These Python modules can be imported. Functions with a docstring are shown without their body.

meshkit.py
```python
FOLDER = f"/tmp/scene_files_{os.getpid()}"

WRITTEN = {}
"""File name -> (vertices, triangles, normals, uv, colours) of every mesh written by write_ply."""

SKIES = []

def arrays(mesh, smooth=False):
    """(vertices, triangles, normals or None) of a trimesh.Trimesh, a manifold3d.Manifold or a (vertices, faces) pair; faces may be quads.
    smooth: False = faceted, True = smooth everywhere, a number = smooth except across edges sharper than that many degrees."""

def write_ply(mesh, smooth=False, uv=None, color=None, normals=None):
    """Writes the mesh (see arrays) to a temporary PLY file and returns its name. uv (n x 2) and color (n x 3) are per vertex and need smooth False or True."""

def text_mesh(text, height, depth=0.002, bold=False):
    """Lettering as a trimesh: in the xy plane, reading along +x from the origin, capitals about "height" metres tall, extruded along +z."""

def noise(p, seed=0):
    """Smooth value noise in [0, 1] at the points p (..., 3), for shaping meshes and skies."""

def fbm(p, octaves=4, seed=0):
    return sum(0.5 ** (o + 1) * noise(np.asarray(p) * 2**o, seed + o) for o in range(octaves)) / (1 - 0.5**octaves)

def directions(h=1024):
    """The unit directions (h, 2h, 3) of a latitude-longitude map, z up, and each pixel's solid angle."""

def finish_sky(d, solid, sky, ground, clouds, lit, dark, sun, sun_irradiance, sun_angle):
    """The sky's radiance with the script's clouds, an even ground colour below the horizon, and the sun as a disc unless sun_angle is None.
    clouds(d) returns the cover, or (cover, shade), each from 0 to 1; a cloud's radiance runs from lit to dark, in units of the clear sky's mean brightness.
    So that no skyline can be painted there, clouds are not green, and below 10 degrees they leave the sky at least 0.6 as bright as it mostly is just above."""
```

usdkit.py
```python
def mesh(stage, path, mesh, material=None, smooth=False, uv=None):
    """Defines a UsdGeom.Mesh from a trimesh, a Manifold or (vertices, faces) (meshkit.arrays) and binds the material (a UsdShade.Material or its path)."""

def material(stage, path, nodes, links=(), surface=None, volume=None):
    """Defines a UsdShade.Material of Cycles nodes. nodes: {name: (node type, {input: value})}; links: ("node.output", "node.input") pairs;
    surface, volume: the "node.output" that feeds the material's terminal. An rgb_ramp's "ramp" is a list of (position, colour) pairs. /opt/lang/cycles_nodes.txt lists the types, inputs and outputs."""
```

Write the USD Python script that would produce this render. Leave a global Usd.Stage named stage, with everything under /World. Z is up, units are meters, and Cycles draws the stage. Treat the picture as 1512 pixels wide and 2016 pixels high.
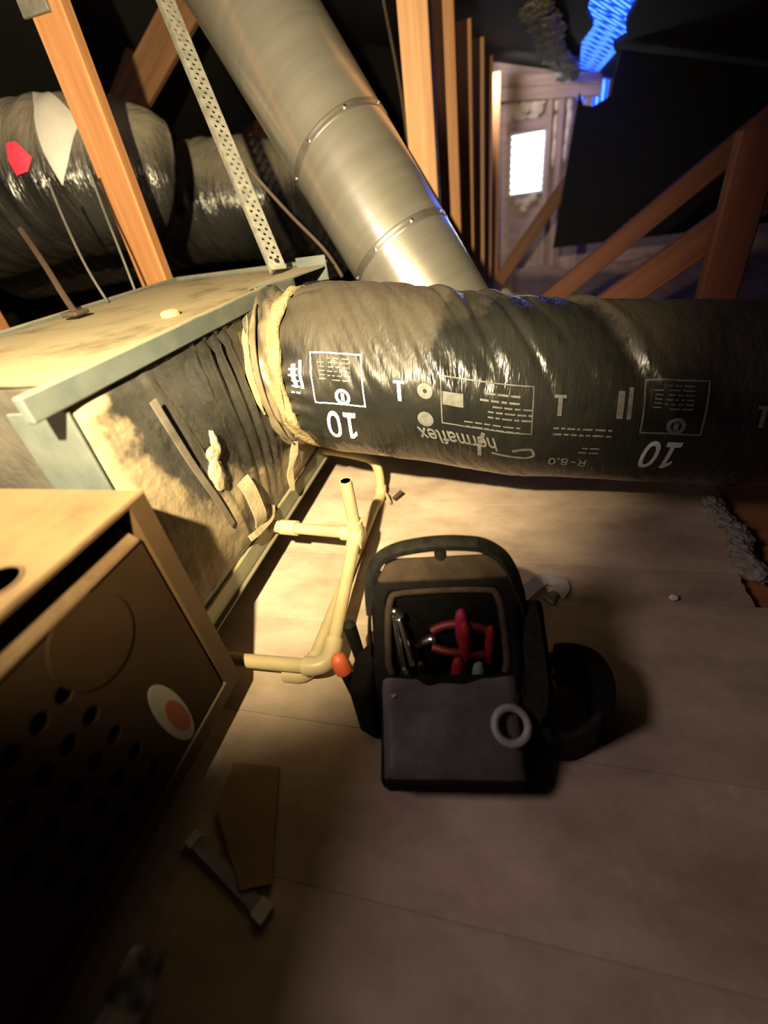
import math, random
import numpy as np, trimesh, usdkit, meshkit
import manifold3d as m3
from scipy.interpolate import PchipInterpolator
from pxr import Usd, UsdGeom, UsdLux, UsdShade, Gf, Sdf, Vt

random.seed(7); RNG = np.random.default_rng(7)
stage = Usd.Stage.CreateInMemory()
UsdGeom.SetStageUpAxis(stage, 'Z'); UsdGeom.SetStageMetersPerUnit(stage, 1.0)
world = UsdGeom.Xform.Define(stage, '/World'); stage.SetDefaultPrim(world.GetPrim())
V = np.array

# ---------------------------------------------------------------- camera
CAM_H, F_PX = 0.75, 880.28
cam = UsdGeom.Camera.Define(stage, '/World/camera')
right, up, back = V([.96771236, .21617525, -.12961887]), V([-.02285935, .58739422, .80897805]), V([.2510184, -.77989505, .57337027])
M = Gf.Matrix4d(*right, 0, *up, 0, *back, 0, 0, 0, CAM_H, 1)
cam.AddTransformOp().Set(M)
cam.CreateHorizontalApertureAttr(36.0); cam.CreateVerticalApertureAttr(48.0)
cam.CreateFocalLengthAttr(36.0 * F_PX / 1512)
cam.CreateClippingRangeAttr(Gf.Vec2f(0.01, 200))
cam.CreateFocusDistanceAttr(0.95); cam.CreateFStopAttr(2.0)
cam.CreateExposureAttr(0.0)

# ---------------------------------------------------------------- light
def aim(light, eye, target):
    eye, target = V(eye, float), V(target, float)
    z = eye - target; z /= np.linalg.norm(z)
    x = np.cross([0, 0, 1.0], z)
    x = x / np.linalg.norm(x) if np.linalg.norm(x) > 1e-6 else V([1.0, 0, 0])
    y = np.cross(z, x)
    UsdGeom.Xformable(light).AddTransformOp().Set(Gf.Matrix4d(*x, 0, *y, 0, *z, 0, *eye, 1))

sky = UsdLux.DomeLight.Define(stage, '/World/sky_light')          # overcast daylight outside the attic
sky.CreateColorAttr(Gf.Vec3f(.80, .91, 1.0)); sky.CreateIntensityAttr(4.0)

torch = UsdLux.SphereLight.Define(stage, '/World/work_light')      # hand-held lamp, held up at the furnace's front edge
torch.CreateRadiusAttr(.016); torch.CreateColorAttr(Gf.Vec3f(1.0, .80, .45)); torch.CreateIntensityAttr(1.0)
torch.CreateNormalizeAttr(True)
TORCH_W = 140.0
torch.CreateIntensityAttr(TORCH_W)
sh = UsdLux.ShapingAPI.Apply(torch.GetPrim())
sh.CreateShapingConeAngleAttr(51.0); sh.CreateShapingConeSoftnessAttr(1.0)
aim(torch, (-.22, -.10, 1.05), (-.22 - .39, -.10 + .87, 1.05 - .30))

bulb = UsdLux.SphereLight.Define(stage, '/World/attic_bulb')        # dim globe lamp under the ridge, left of and behind the furnace
bulb.CreateRadiusAttr(.18); bulb.CreateColorAttr(Gf.Vec3f(1.0, .76, .75)); bulb.CreateNormalizeAttr(True)
bulb.CreateIntensityAttr(8.5)
UsdGeom.Xformable(bulb).AddTranslateOp().Set(Gf.Vec3d(-1.06, -.30, 1.46))

gable = UsdLux.SphereLight.Define(stage, '/World/added_gable_light')       # added unseen light that brightens the far gable wall; no lamp stands there
gable.CreateRadiusAttr(.04); gable.CreateNormalizeAttr(True); gable.CreateColorAttr(Gf.Vec3f(1.0, .90, .86)); gable.CreateIntensityAttr(9.0)
gs_ = UsdLux.ShapingAPI.Apply(gable.GetPrim()); gs_.CreateShapingConeAngleAttr(52.0); gs_.CreateShapingConeSoftnessAttr(.5)
aim(gable, (-.16, 4.60, 1.36), (.26, 5.36, .95))

# ---------------------------------------------------------------- materials
LOOKS = '/World/Looks'
UsdGeom.Scope.Define(stage, LOOKS)
def mat(name, c1, c2=None, rough=.6, scale=(8, 8, 8), nscale=1.0, detail=4, metal=0.0, bump=0.0, bscale=60, bstretch=(1, 1, 1), bdist=.004,
        lo=.35, hi=.65, dust=None, dust_lo=.3, dust_hi=.7, dust_noise=5.0, dust_amt=.6, spec=.5, clean=None, obj=True, rough2=None, dust_bias=0.0):
    n = {'tc': ('texture_coordinate', {}), 'p': ('principled_bsdf', {'roughness': rough, 'metallic': metal, 'specular_ior_level': spec})}
    l = []
    src = 'tc.object' if obj else 'geo.position'
    n['geo'] = ('geometry', {})
    n['mp'] = ('mapping', {'scale': scale}); l.append((src, 'mp.vector'))
    n['nz'] = ('noise_texture', {'scale': nscale, 'detail': detail, 'roughness': .6}); l.append(('mp.vector', 'nz.vector'))
    n['rp'] = ('rgb_ramp', {'ramp': [(lo, c1), (hi, c2 if c2 is not None else c1)]}); l.append(('nz.fac', 'rp.fac'))
    out = 'rp.color'
    if dust is not None:
        n['sx'] = ('separate_xyz', {}); l.append(('geo.normal', 'sx.vector'))
        n['dn'] = ('noise_texture', {'scale': dust_noise, 'detail': 5, 'roughness': .65}); l.append((src, 'dn.vector'))
        n['m1'] = ('math', {'math_type': 'multiply_add', 'value2': dust_amt * 2, 'value3': -dust_amt + dust_bias}); l.append(('dn.fac', 'm1.value1'))
        n['m2'] = ('math', {'math_type': 'add'}); l += [('sx.z', 'm2.value1'), ('m1.value', 'm2.value2')]
        last = 'm2.value'
        if clean:
            for i, (c, s, amt) in enumerate(clean):
                n[f'cs{i}'] = ('vector_math', {'math_type': 'subtract', 'vector2': c}); l.append((src, f'cs{i}.vector1'))
                n[f'cm{i}'] = ('vector_math', {'math_type': 'divide', 'vector2': s}); l.append((f'cs{i}.vector', f'cm{i}.vector1'))
                n[f'cl{i}'] = ('vector_math', {'math_type': 'length'}); l.append((f'cm{i}.vector', f'cl{i}.vector1'))
                n[f'cd{i}'] = ('math', {'math_type': 'multiply_add', 'value2': .9, 'value3': -.45}); l.append(('dn.fac', f'cd{i}.value1'))
                n[f'ce{i}'] = ('math', {'math_type': 'add'}); l += [(f'cl{i}.value', f'ce{i}.value1'), (f'cd{i}.value', f'ce{i}.value2')]
                n[f'cr{i}'] = ('map_range', {'range_type': 'smoothstep', 'from_min': .75, 'from_max': 1.15, 'to_min': amt, 'to_max': 0.0}); l.append((f'ce{i}.value', f'cr{i}.value'))
                n[f'ct{i}'] = ('math', {'math_type': 'subtract'}); l += [(last, f'ct{i}.value1'), (f'cr{i}.result', f'ct{i}.value2')]
                last = f'ct{i}.value'
        n['mr'] = ('map_range', {'range_type': 'smoothstep', 'from_min': dust_lo, 'from_max': dust_hi, 'to_min': 0.0, 'to_max': 1.0}); l.append((last, 'mr.value'))
        n['mx'] = ('mix', {'color2': dust}); l += [(out, 'mx.color1'), ('mr.result', 'mx.fac')]
        out = 'mx.color'
        n['rr'] = ('map_range', {'from_min': 0.0, 'from_max': 1.0, 'to_min': rough, 'to_max': rough2 if rough2 is not None else .95}); l += [('mr.result', 'rr.value'), ('rr.result', 'p.roughness')]
    l.append((out, 'p.base_color'))
    if bump:
        n['bm'] = ('mapping', {'scale': bstretch}); l.append((src, 'bm.vector'))
        n['bn'] = ('noise_texture', {'scale': bscale, 'detail': 4, 'roughness': .6}); l.append(('bm.vector', 'bn.vector'))
        n['bp'] = ('bump', {'strength': bump, 'distance': bdist}); l += [('bn.fac', 'bp.height'), ('bp.normal', 'p.normal')]
    return usdkit.material(stage, f'{LOOKS}/{name}', n, l, surface='p.BSDF')

K = {}
K['floor'] = mat('floor_board_dusty', (.40, .295, .22), (.70, .55, .42), .9, (3, 5, 5), 1.3, 7, bump=.35, bscale=38, bdist=.004, obj=False)
K['floor2'] = mat('floor_board_brown', (.37, .275, .205), (.66, .52, .40), .9, (3, 5, 5), 1.3, 7, bump=.35, bscale=38, bdist=.004, obj=False)
K['joist'] = mat('joist_wood', (.42, .17, .06), (.58, .27, .10), .7, (3, 40, 40), 1.0, bump=.2, obj=False)
K['wood'] = mat('truss_wood_orange', (.27, .115, .042), (.40, .19, .075), .65, (34, 34, 1.6), 1.0, 5, bump=.25, bscale=60, bstretch=(1, 1, .06), bdist=.002)
K['wood_pale'] = mat('truss_wood_pale', (.34, .17, .075), (.46, .26, .12), .65, (34, 34, 1.6), 1.0, 5, bump=.25, bscale=60, bstretch=(1, 1, .06), bdist=.002)
K['wood_red_shaded'] = mat('truss_wood_red_shaded', (.105, .030, .016), (.155, .050, .026), .7, (30, 30, 1.6), 1.0, 5, bump=.25, bscale=60, bstretch=(1, 1, .06), bdist=.002)  # red-brown wood, darkened further: shade beyond the beam put into the colour
K['wood_brown'] = mat('truss_wood_brown', (.19, .092, .04), (.28, .14, .062), .75, (30, 30, 1.6), 1.0, 5, bump=.25, bscale=60, bstretch=(1, 1, .06), bdist=.002)
K['wood_mauve'] = mat('wall_timber', (.30, .20, .19), (.42, .30, .28), .8, (30, 30, 3), 1.0, 5, bump=.2)
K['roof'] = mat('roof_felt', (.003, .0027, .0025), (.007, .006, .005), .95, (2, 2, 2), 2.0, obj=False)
K['plaster'] = mat('plaster_keys', (.55, .46, .40), (.78, .68, .58), .9, (18, 18, 18), 1.0, bump=.6, bscale=40, bdist=.01)
K['lath'] = mat('end_wall_board', (.34, .25, .24), (.45, .34, .32), .85, (3, 3, 20), 1.0)
K['white_lou'] = mat('vent_louver_paint', (.72, .76, .82), None, .6)
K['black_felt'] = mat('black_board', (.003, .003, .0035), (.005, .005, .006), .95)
K['galv'] = mat('galvanised_sheet', (.082, .10, .096), (.125, .142, .132), .5, (14, 14, 14), 1.0, 5, metal=.3, dust=(.22, .185, .12), dust_lo=.5, dust_hi=.9, dust_amt=.45, dust_noise=9, obj=False, bump=.08, bscale=25)
K['galv_top'] = mat('galvanised_top_dusty', (.10, .08, .048), (.17, .145, .09), .6, (10, 4, 10), 1.0, 5, metal=.05, dust=(.21, .17, .094), dust_lo=.55, dust_hi=1.05, dust_amt=1.0, dust_noise=6, obj=False, bump=.2, bscale=60)
K['galv_low'] = mat('coil_rail_metal', (.17, .18, .13), (.26, .26, .18), .5, (9, 9, 9), 1.0, metal=.4, dust=(.45, .36, .2), dust_lo=.4, dust_hi=1.0, dust_amt=.5, obj=False)
K['gap'] = mat('dark_underside', (.015, .013, .012), None, .9)
K['flue'] = mat('polished_galvanised_pipe', (.64, .61, .54), (.76, .73, .66), .27, (2, 2, 26), 1.0, 5, metal=.84, bump=.03, bscale=9, bstretch=(1, 1, 3))
K['flue_seam'] = mat('pipe_seam_metal', (.5, .48, .43), (.62, .6, .54), .34, (20, 20, 20), 1.0, metal=.9)
K['strap'] = mat('perforated_strap_metal', (.22, .22, .195), (.36, .355, .31), .55, (40, 40, 40), 1.0, metal=.35)
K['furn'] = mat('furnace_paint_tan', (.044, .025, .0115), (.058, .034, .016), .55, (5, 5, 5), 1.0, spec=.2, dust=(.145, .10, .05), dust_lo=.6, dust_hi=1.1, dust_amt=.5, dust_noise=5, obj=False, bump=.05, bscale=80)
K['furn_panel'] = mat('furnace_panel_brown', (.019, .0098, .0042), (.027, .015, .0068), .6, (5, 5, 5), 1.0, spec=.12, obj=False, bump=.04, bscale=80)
K['film'] = mat('grey_film_dusty', (.04, .037, .032), (.08, .074, .062), .5, (9, 9, 9), 1.0, 5, bump=.5, bscale=14, bdist=.015, obj=False)
K['hole'] = mat('hole_shade_black', (.004, .003, .003), None, .95)  # black colour standing for the shade inside holes
K['sticker_w'] = mat('sticker_pale', (.17, .145, .12), (.21, .18, .155), .6)
K['sticker_r'] = mat('sticker_red', (.15, .030, .014), (.18, .045, .02), .6)
K['jacket'] = mat('black_duct_jacket', (.010, .0105, .010), (.024, .024, .022), .25, (5, 5, 5), 1.0, 4, spec=.42, bump=.5, bscale=9, bstretch=(2.6, 1, .55), bdist=.02,
                  dust=(.052, .043, .031), dust_lo=.0, dust_hi=.9, dust_noise=7, dust_amt=.45, rough2=.7, obj=False, dust_bias=-.02,
                  clean=[((.07, .84, .46), (.19, .3, .115), 1.1), ((-.045, .93, .5), (.09, .3, .13), .55)])
K['jacket2'] = mat('black_duct_jacket_old', (.012, .012, .012), (.025, .025, .023), .26, (5, 5, 5), 1.0, 4, spec=.65, bump=.7, bscale=9, bstretch=(3, 1, .5), bdist=.03,
                   dust=(.17, .15, .118), dust_lo=-.05, dust_hi=.75, dust_noise=4, dust_amt=.3, rough2=.75, obj=False)
K['wrap'] = mat('plenum_wrap', (.016, .0155, .014), (.045, .043, .037), .26, (6, 6, 6), 1.0, 5, spec=.6, bump=.6, bscale=7, bstretch=(1, 1.2, 1.2), bdist=.02,
                dust=(.26, .20, .115), dust_lo=.18, dust_hi=.9, dust_noise=5, dust_amt=.6, rough2=.9, obj=False, dust_bias=.72,
                clean=[((-.52, .97, .56), (.4, .48, .30), .85), ((-.52, .66, .56), (.4, .15, .22), .8)])
K['fold'] = mat('collar_plastic_dusty', (.09, .074, .05), (.19, .155, .10), .42, (22, 22, 6), 1.0, 5, bump=.5, bscale=24, bstretch=(1, 1, .4), bdist=.01, obj=False)
K['fold_dark'] = mat('collar_plastic_dark', (.03, .028, .024), (.10, .085, .06), .4, (22, 22, 6), 1.0, 5, bump=.5, bscale=24, bstretch=(1, 1, .4), bdist=.01, obj=False)
K['fiber'] = mat('yellow_fiberglass', (.25, .185, .085), (.37, .285, .14), .95, (30, 30, 30), 1.0, 5, bump=1.0, bscale=90, bdist=.008, obj=False)
K['cream'] = mat('cream_mastic', (.27, .22, .135), (.36, .30, .19), .8, (30, 30, 30), 1.0, bump=.5, bscale=60, bdist=.005, obj=False)
K['tape'] = mat('foil_tape_dusty', (.09, .08, .065), (.17, .15, .115), .35, (15, 15, 15), 1.0, metal=.2, bump=.3, bscale=30, obj=False)
K['print'] = mat('white_print', (.50, .53, .54), (.66, .69, .70), .5, (60, 60, 60), 1.0)
K['print_dim'] = mat('grey_shaded_print', (.10, .10, .095), (.18, .18, .17), .5, (60, 60, 60), 1.0)  # grey for fine print, and for print whose dimmer light is put into colour
K['pvc'] = mat('pvc_cream', (.45, .36, .19), (.53, .44, .25), .45, (12, 12, 12), 1.0, obj=False)
K['pvc2'] = mat('pvc_fitting', (.49, .405, .23), (.56, .475, .29), .4, (12, 12, 12), 1.0, obj=False)
K['pipe_end'] = mat('pipe_bore', (.30, .22, .10), None, .7)
K['pad'] = mat('brown_pad', (.30, .20, .10), (.40, .28, .15), .9, (8, 8, 8), 1.0, bump=.4, bscale=50, obj=False)
K['fluff'] = mat('insulation_fluff', (.27, .24, .22), (.42, .38, .35), .95, (30, 30, 30), 1.0, bump=1.0, bscale=70, bdist=.01, obj=False)
K['loose'] = mat('loose_insulation', (.26, .17, .09), (.40, .28, .17), .95, (8, 8, 8), 1.0, bump=1.0, bscale=25, bdist=.03, obj=False)
K['greyfluff'] = mat('grey_roof_batt', (.20, .19, .17), (.36, .34, .31), .95, (10, 10, 10), 1.0, bump=1.0, bscale=25, bdist=.03, obj=False)
K['fabric'] = mat('black_bag_fabric', (.004, .0036, .0032), (.008, .0072, .0064), .8, (60, 60, 60), 1.0, spec=.15, bump=.3, bscale=400, bdist=.001)
K['fabric_g'] = mat('grey_pocket_leather', (.075, .066, .064), (.12, .106, .10), .5, (20, 20, 20), 1.0, bump=.35, bscale=160, bdist=.001)
K['fabric_b'] = mat('brown_bag_trim', (.045, .031, .019), (.075, .052, .033), .8, (40, 40, 40), 1.0, spec=.2, bump=.3, bscale=300, bdist=.001)
K['webbing'] = mat('dark_webbing', (.010, .0095, .0075), (.022, .021, .016), .75, (60, 60, 60), 1.0, spec=.2, bump=.4, bscale=300, bdist=.001)
K['steel'] = mat('chrome_steel', (.80, .78, .74), None, .30, metal=1.0)
K['brass'] = mat('brass', (.75, .55, .25), None, .25, metal=1.0)
K['ring'] = mat('grey_metal_ring', (.42, .41, .40), (.52, .5, .48), .35, (30, 30, 30), 1.0, metal=.3)
K['redgrip'] = mat('red_grip', (.26, .014, .014), (.32, .024, .02), .4, (20, 20, 20), 1.0)
K['pinkgrip'] = mat('crimson_grip', (.28, .012, .055), (.34, .025, .08), .45, (20, 20, 20), 1.0)
K['darkred'] = mat('dark_red_grip', (.12, .008, .010), (.16, .012, .013), .5, (20, 20, 20), 1.0)
K['orange'] = mat('orange_red_plastic', (.80, .13, .05), (.86, .18, .07), .4)
K['greengrip'] = mat('green_grip', (.16, .24, .17), (.2, .28, .2), .4)
K['redtape'] = mat('red_tape', (.80, .03, .07), (.9, .06, .11), .4)
K['white_p'] = mat('white_patch', (.48, .455, .43), (.56, .54, .51), .55, (8, 8, 8), 1.0, bump=.15, bscale=20)
K['grey_p'] = mat('grey_plastic_film', (.36, .34, .37), (.56, .53, .57), .4, (12, 12, 12), 1.0, bump=.5, bscale=25, bdist=.01, obj=False)
K['wire'] = mat('grey_wire', (.07, .066, .058), (.11, .104, .09), .6)
K['wire_d'] = mat('dark_wire', (.04, .026, .018), (.06, .04, .026), .7)
K['rust'] = mat('rusty_rod', (.035, .02, .012), (.055, .032, .02), .8)
K['plate'] = mat('truss_plate', (.16, .15, .14), (.26, .25, .23), .5, (30, 30, 30), 1.0, metal=.5)
K['board'] = mat('tan_flat_piece', (.33, .22, .12), (.42, .29, .16), .9, (10, 10, 10), 1.0, bump=.2, bscale=60, obj=False)
K['crumb'] = mat('white_crumb', (.85, .82, .78), None, .6)
def blue_sheet_material():
    n = {'tc': ('geometry', {}), 'mp': ('mapping', {'rotation': (0, 0, .6), 'scale': (1, 1, 1)}),
         'w': ('wave_texture', {'scale': 9.0, 'distortion': .5, 'detail': 3, 'detail_scale': 2.5}),
         'r': ('rgb_ramp', {'ramp': [(0.0, (.055, .12, .50)), (.62, (.10, .20, .66)), (.95, (.26, .44, .95))]}),
         't': ('translucent_bsdf', {}), 'd': ('diffuse_bsdf', {}), 'm': ('mix_closure', {'fac': .25})}
    return usdkit.material(stage, f'{LOOKS}/blue_translucent_sheet', n, [('tc.position', 'mp.vector'), ('mp.vector', 'w.vector'), ('w.fac', 'r.fac'), ('r.color', 't.color'), ('r.color', 'd.color'), ('t.BSDF', 'm.closure1'), ('d.BSDF', 'm.closure2')], surface='m.closure')
K['blue'] = blue_sheet_material()

# ---------------------------------------------------------------- helpers
USED = {}
def numbered(parent, name):
    k = (parent, name); i = USED.get(k, -1) + 1; USED[k] = i
    return f'{parent}/{name}' if i == 0 else f'{parent}/{name}_{i:03d}'
ORIGIN = {}
def meta(prim, label=None, cat=None, group=None, kind=None):
    for k, v in (('label', label), ('category', cat), ('group', group), ('kind', kind)):
        if v: prim.SetCustomDataByKey(k, v)
    return prim
def thing(name, label, cat, loc=(0, 0, 0), group=None, kind=None):
    path = numbered('/World', name)
    x = UsdGeom.Xform.Define(stage, path); x.AddTranslateOp().Set(Gf.Vec3d(*map(float, loc)))
    ORIGIN[path] = V(loc, float)
    return meta(x.GetPrim(), label, cat, group, kind)
def verts(mesh):
    if hasattr(mesh, 'to_mesh'):
        mm = mesh.to_mesh(); return V(mm.vert_properties[:, :3], float), V(mm.tri_verts)
    if isinstance(mesh, (tuple, list)):
        v, f = V(mesh[0], float), V(mesh[1], int)
        if f.shape[1] == 4: f = np.vstack([f[:, [0, 1, 2]], f[:, [0, 2, 3]]])
        return v, f
    return V(mesh.vertices, float), V(mesh.faces)
def put(name, mesh, material, parent=None, smooth=30, frame=None, label=None):
    """One Mesh prim. Vertices are world coordinates, or local to frame (a 4x4) if one is given, which then becomes the prim's transform."""
    base = str(parent.GetPath()) if parent is not None else '/World'
    path = numbered(base, name)
    o = ORIGIN.get(base, np.zeros(3))
    v, f = verts(mesh)
    if frame is None:
        c = V([(v[:, 0].min() + v[:, 0].max()) / 2, (v[:, 1].min() + v[:, 1].max()) / 2, v[:, 2].min()])
        frame = np.eye(4); frame[:3, 3] = c; v = v - c
    g = usdkit.mesh(stage, path, trimesh.Trimesh(v, f, process=False), K[material], smooth=smooth)
    ORIGIN[path] = None
    fr = frame.copy()
    if parent is not None and ORIGIN.get(base) is None and base != '/World':      # sub-part: the part's own frame stands above it
        inv = np.linalg.inv(PFRAME[base]); fr = inv @ frame
    else:
        fr[:3, 3] = fr[:3, 3] - o
    PFRAME[path] = frame
    g.AddTransformOp().Set(Gf.Matrix4d(*fr.T.ravel().tolist()))
    if label: g.GetPrim().SetCustomDataByKey('label', label)
    return g.GetPrim()
PFRAME = {}
def solo(name, mesh, material, label, cat, group=None, kind=None, smooth=30, frame=None):
    return meta(put(name, mesh, material, None, smooth, frame), label, cat, group, kind)
def cat_(*ms):
    vs, fs, n = [], [], 0
    for m in ms:
        v, f = verts(m); vs.append(v); fs.append(f + n); n += len(v)
    return trimesh.Trimesh(np.vstack(vs), np.vstack(fs), process=False)

def bx(x0, x1, y0, y1, z0, z1, c=.003):
    c = min(c, .45 * min(x1 - x0, y1 - y0, z1 - z0))
    pts = []
    for sx in (0, 1):
        for sy in (0, 1):
            for sz in (0, 1):
                p = V([x1 if sx else x0, y1 if sy else y0, z1 if sz else z0]); s = V([-1 if sx else 1, -1 if sy else 1, -1 if sz else 1]) * c
                pts += [p + s * V([0, 1, 1]), p + s * V([1, 0, 1]), p + s * V([1, 1, 0])]
    return trimesh.convex.convex_hull(V(pts))
def beam(p0, p1, w, d, side=(1, 0, 0), c=.004):
    """A straight timber from p0 to p1: local mesh along z and its frame. side: the direction that w is measured along."""
    p0, p1 = V(p0, float), V(p1, float); L = np.linalg.norm(p1 - p0); z = (p1 - p0) / L
    x = V(side, float); x -= z * (x @ z); x /= np.linalg.norm(x); y = np.cross(z, x)
    fr = np.eye(4); fr[:3, 0], fr[:3, 1], fr[:3, 2], fr[:3, 3] = x, y, z, p0
    return bx(-w / 2, w / 2, -d / 2, d / 2, 0, L, c), fr
def hull(*groups):
    """Convex hull of spheres: each entry (point, radius)."""
    pts = []
    s = trimesh.creation.icosphere(2, 1.0).vertices
    for p, r in groups: pts.append(V(p, float) + s * r)
    return trimesh.convex.convex_hull(np.vstack(pts))
def man(mesh):
    v, f = verts(mesh); return m3.Manifold(m3.Mesh(v.astype(np.float32), f.astype(np.uint32)))
def smooth_path(pts, n=24):
    pts = V(pts, float); t = np.r_[0, np.cumsum(np.linalg.norm(np.diff(pts, axis=0), axis=1))]
    f = PchipInterpolator(t, pts); return f(np.linspace(0, t[-1], n))
def tube(path, r, n=16, cap=True, ry=None, upv=None):
    """A tube along a path; r a number or one per point; ry gives an oval section measured across upv."""
    P = V(path, float); m = len(P); R = np.broadcast_to(V(r, float), (m,)); RY = R if ry is None else np.broadcast_to(V(ry, float), (m,))
    T = np.gradient(P, axis=0); T /= np.linalg.norm(T, axis=1, keepdims=True)
    u = V(upv if upv is not None else ([0, 0, 1.0] if abs(T[0, 2]) < .9 else [1.0, 0, 0]), float)
    v = []
    a = np.linspace(0, 2 * np.pi, n, endpoint=False)
    for i in range(m):
        u = u - T[i] * (u @ T[i]); u /= np.linalg.norm(u); w = np.cross(T[i], u)
        v.append(P[i] + R[i] * np.cos(a)[:, None] * w + RY[i] * np.sin(a)[:, None] * u)
        if upv is not None: u = V(upv, float)
    v = np.vstack(v); f = []
    for i in range(m - 1):
        for j in range(n):
            k = (j + 1) % n; f.append([i * n + j, i * n + k, (i + 1) * n + k, (i + 1) * n + j])
    f = V(f); f = np.vstack([f[:, [0, 1, 2]], f[:, [0, 2, 3]]])
    if cap:
        c0, c1 = len(v), len(v) + 1; v = np.vstack([v, P[0], P[-1]])
        f = np.vstack([f, [[c0, (j + 1) % n, j] for j in range(n)], [[c1, (m - 1) * n + j, (m - 1) * n + (j + 1) % n] for j in range(n)]])
    return trimesh.Trimesh(v, f, process=False)
def ribbon(path, w, t, normal):
    """A flat strap along a path: width w across, thickness t along normal (one vector or one per point)."""
    P = V(path, float); T = np.gradient(P, axis=0); T /= np.linalg.norm(T, axis=1, keepdims=True)
    N = np.broadcast_to(V(normal, float), P.shape).copy(); N -= T * (N * T).sum(1, keepdims=True); N /= np.linalg.norm(N, axis=1, keepdims=True)
    B = np.cross(T, N); W = np.broadcast_to(V(w, float), (len(P),))[:, None] / 2
    v = np.stack([P + B * W + N * t / 2, P - B * W + N * t / 2, P - B * W - N * t / 2, P + B * W - N * t / 2], 1).reshape(-1, 3)
    f = []
    for i in range(len(P) - 1):
        for j in range(4):
            k = (j + 1) % 4; f.append([i * 4 + j, i * 4 + k, (i + 1) * 4 + k, (i + 1) * 4 + j])
    f = V(f); f = np.vstack([f[:, [0, 1, 2]], f[:, [0, 2, 3]]])
    e = 4 * (len(P) - 1)
    f = np.vstack([f, [[0, 2, 1], [0, 3, 2], [e, e + 1, e + 2], [e, e + 2, e + 3]]])
    return trimesh.Trimesh(v, f, process=False)
def ring(center, axis, r0, r1, t, n=40):
    """A flat washer of thickness t."""
    axis = V(axis, float) / np.linalg.norm(axis); u = np.cross(axis, [0, 0, 1.0] if abs(axis[2]) < .9 else [1.0, 0, 0]); u /= np.linalg.norm(u); w = np.cross(axis, u)
    a = np.linspace(0, 2 * np.pi, n, endpoint=False); d = np.cos(a)[:, None] * u + np.sin(a)[:, None] * w
    c = V(center, float); v = np.vstack([c + d * r0, c + d * r1, c + d * r1 + axis * t, c + d * r0 + axis * t]); f = []
    for q in range(4):
        for j in range(n):
            k = (j + 1) % n; p = (q + 1) % 4; f.append([q * n + j, q * n + k, p * n + k, p * n + j])
    m = trimesh.Trimesh(v, np.vstack([V(f)[:, [0, 1, 2]], V(f)[:, [0, 2, 3]]]), process=False); m.fix_normals(); return m
def torus(center, axis, R, r, n=32, k=12):
    axis = V(axis, float) / np.linalg.norm(axis); u = np.cross(axis, [0, 0, 1.0] if abs(axis[2]) < .9 else [1.0, 0, 0]); u /= np.linalg.norm(u); w = np.cross(axis, u)
    a = np.linspace(0, 2 * np.pi, n, endpoint=False)[:, None, None]; b = np.linspace(0, 2 * np.pi, k, endpoint=False)[None, :, None]
    d = np.cos(a) * u + np.sin(a) * w
    v = (V(center, float) + d * (R + r * np.cos(b)) + axis * r * np.sin(b)).reshape(-1, 3)
    f = [[i * k + j, ((i + 1) % n) * k + j, ((i + 1) % n) * k + (j + 1) % k, i * k + (j + 1) % k] for i in range(n) for j in range(k)]
    f = V(f); m = trimesh.Trimesh(v, np.vstack([f[:, [0, 1, 2]], f[:, [0, 2, 3]]]), process=False); m.fix_normals(); return m
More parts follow.
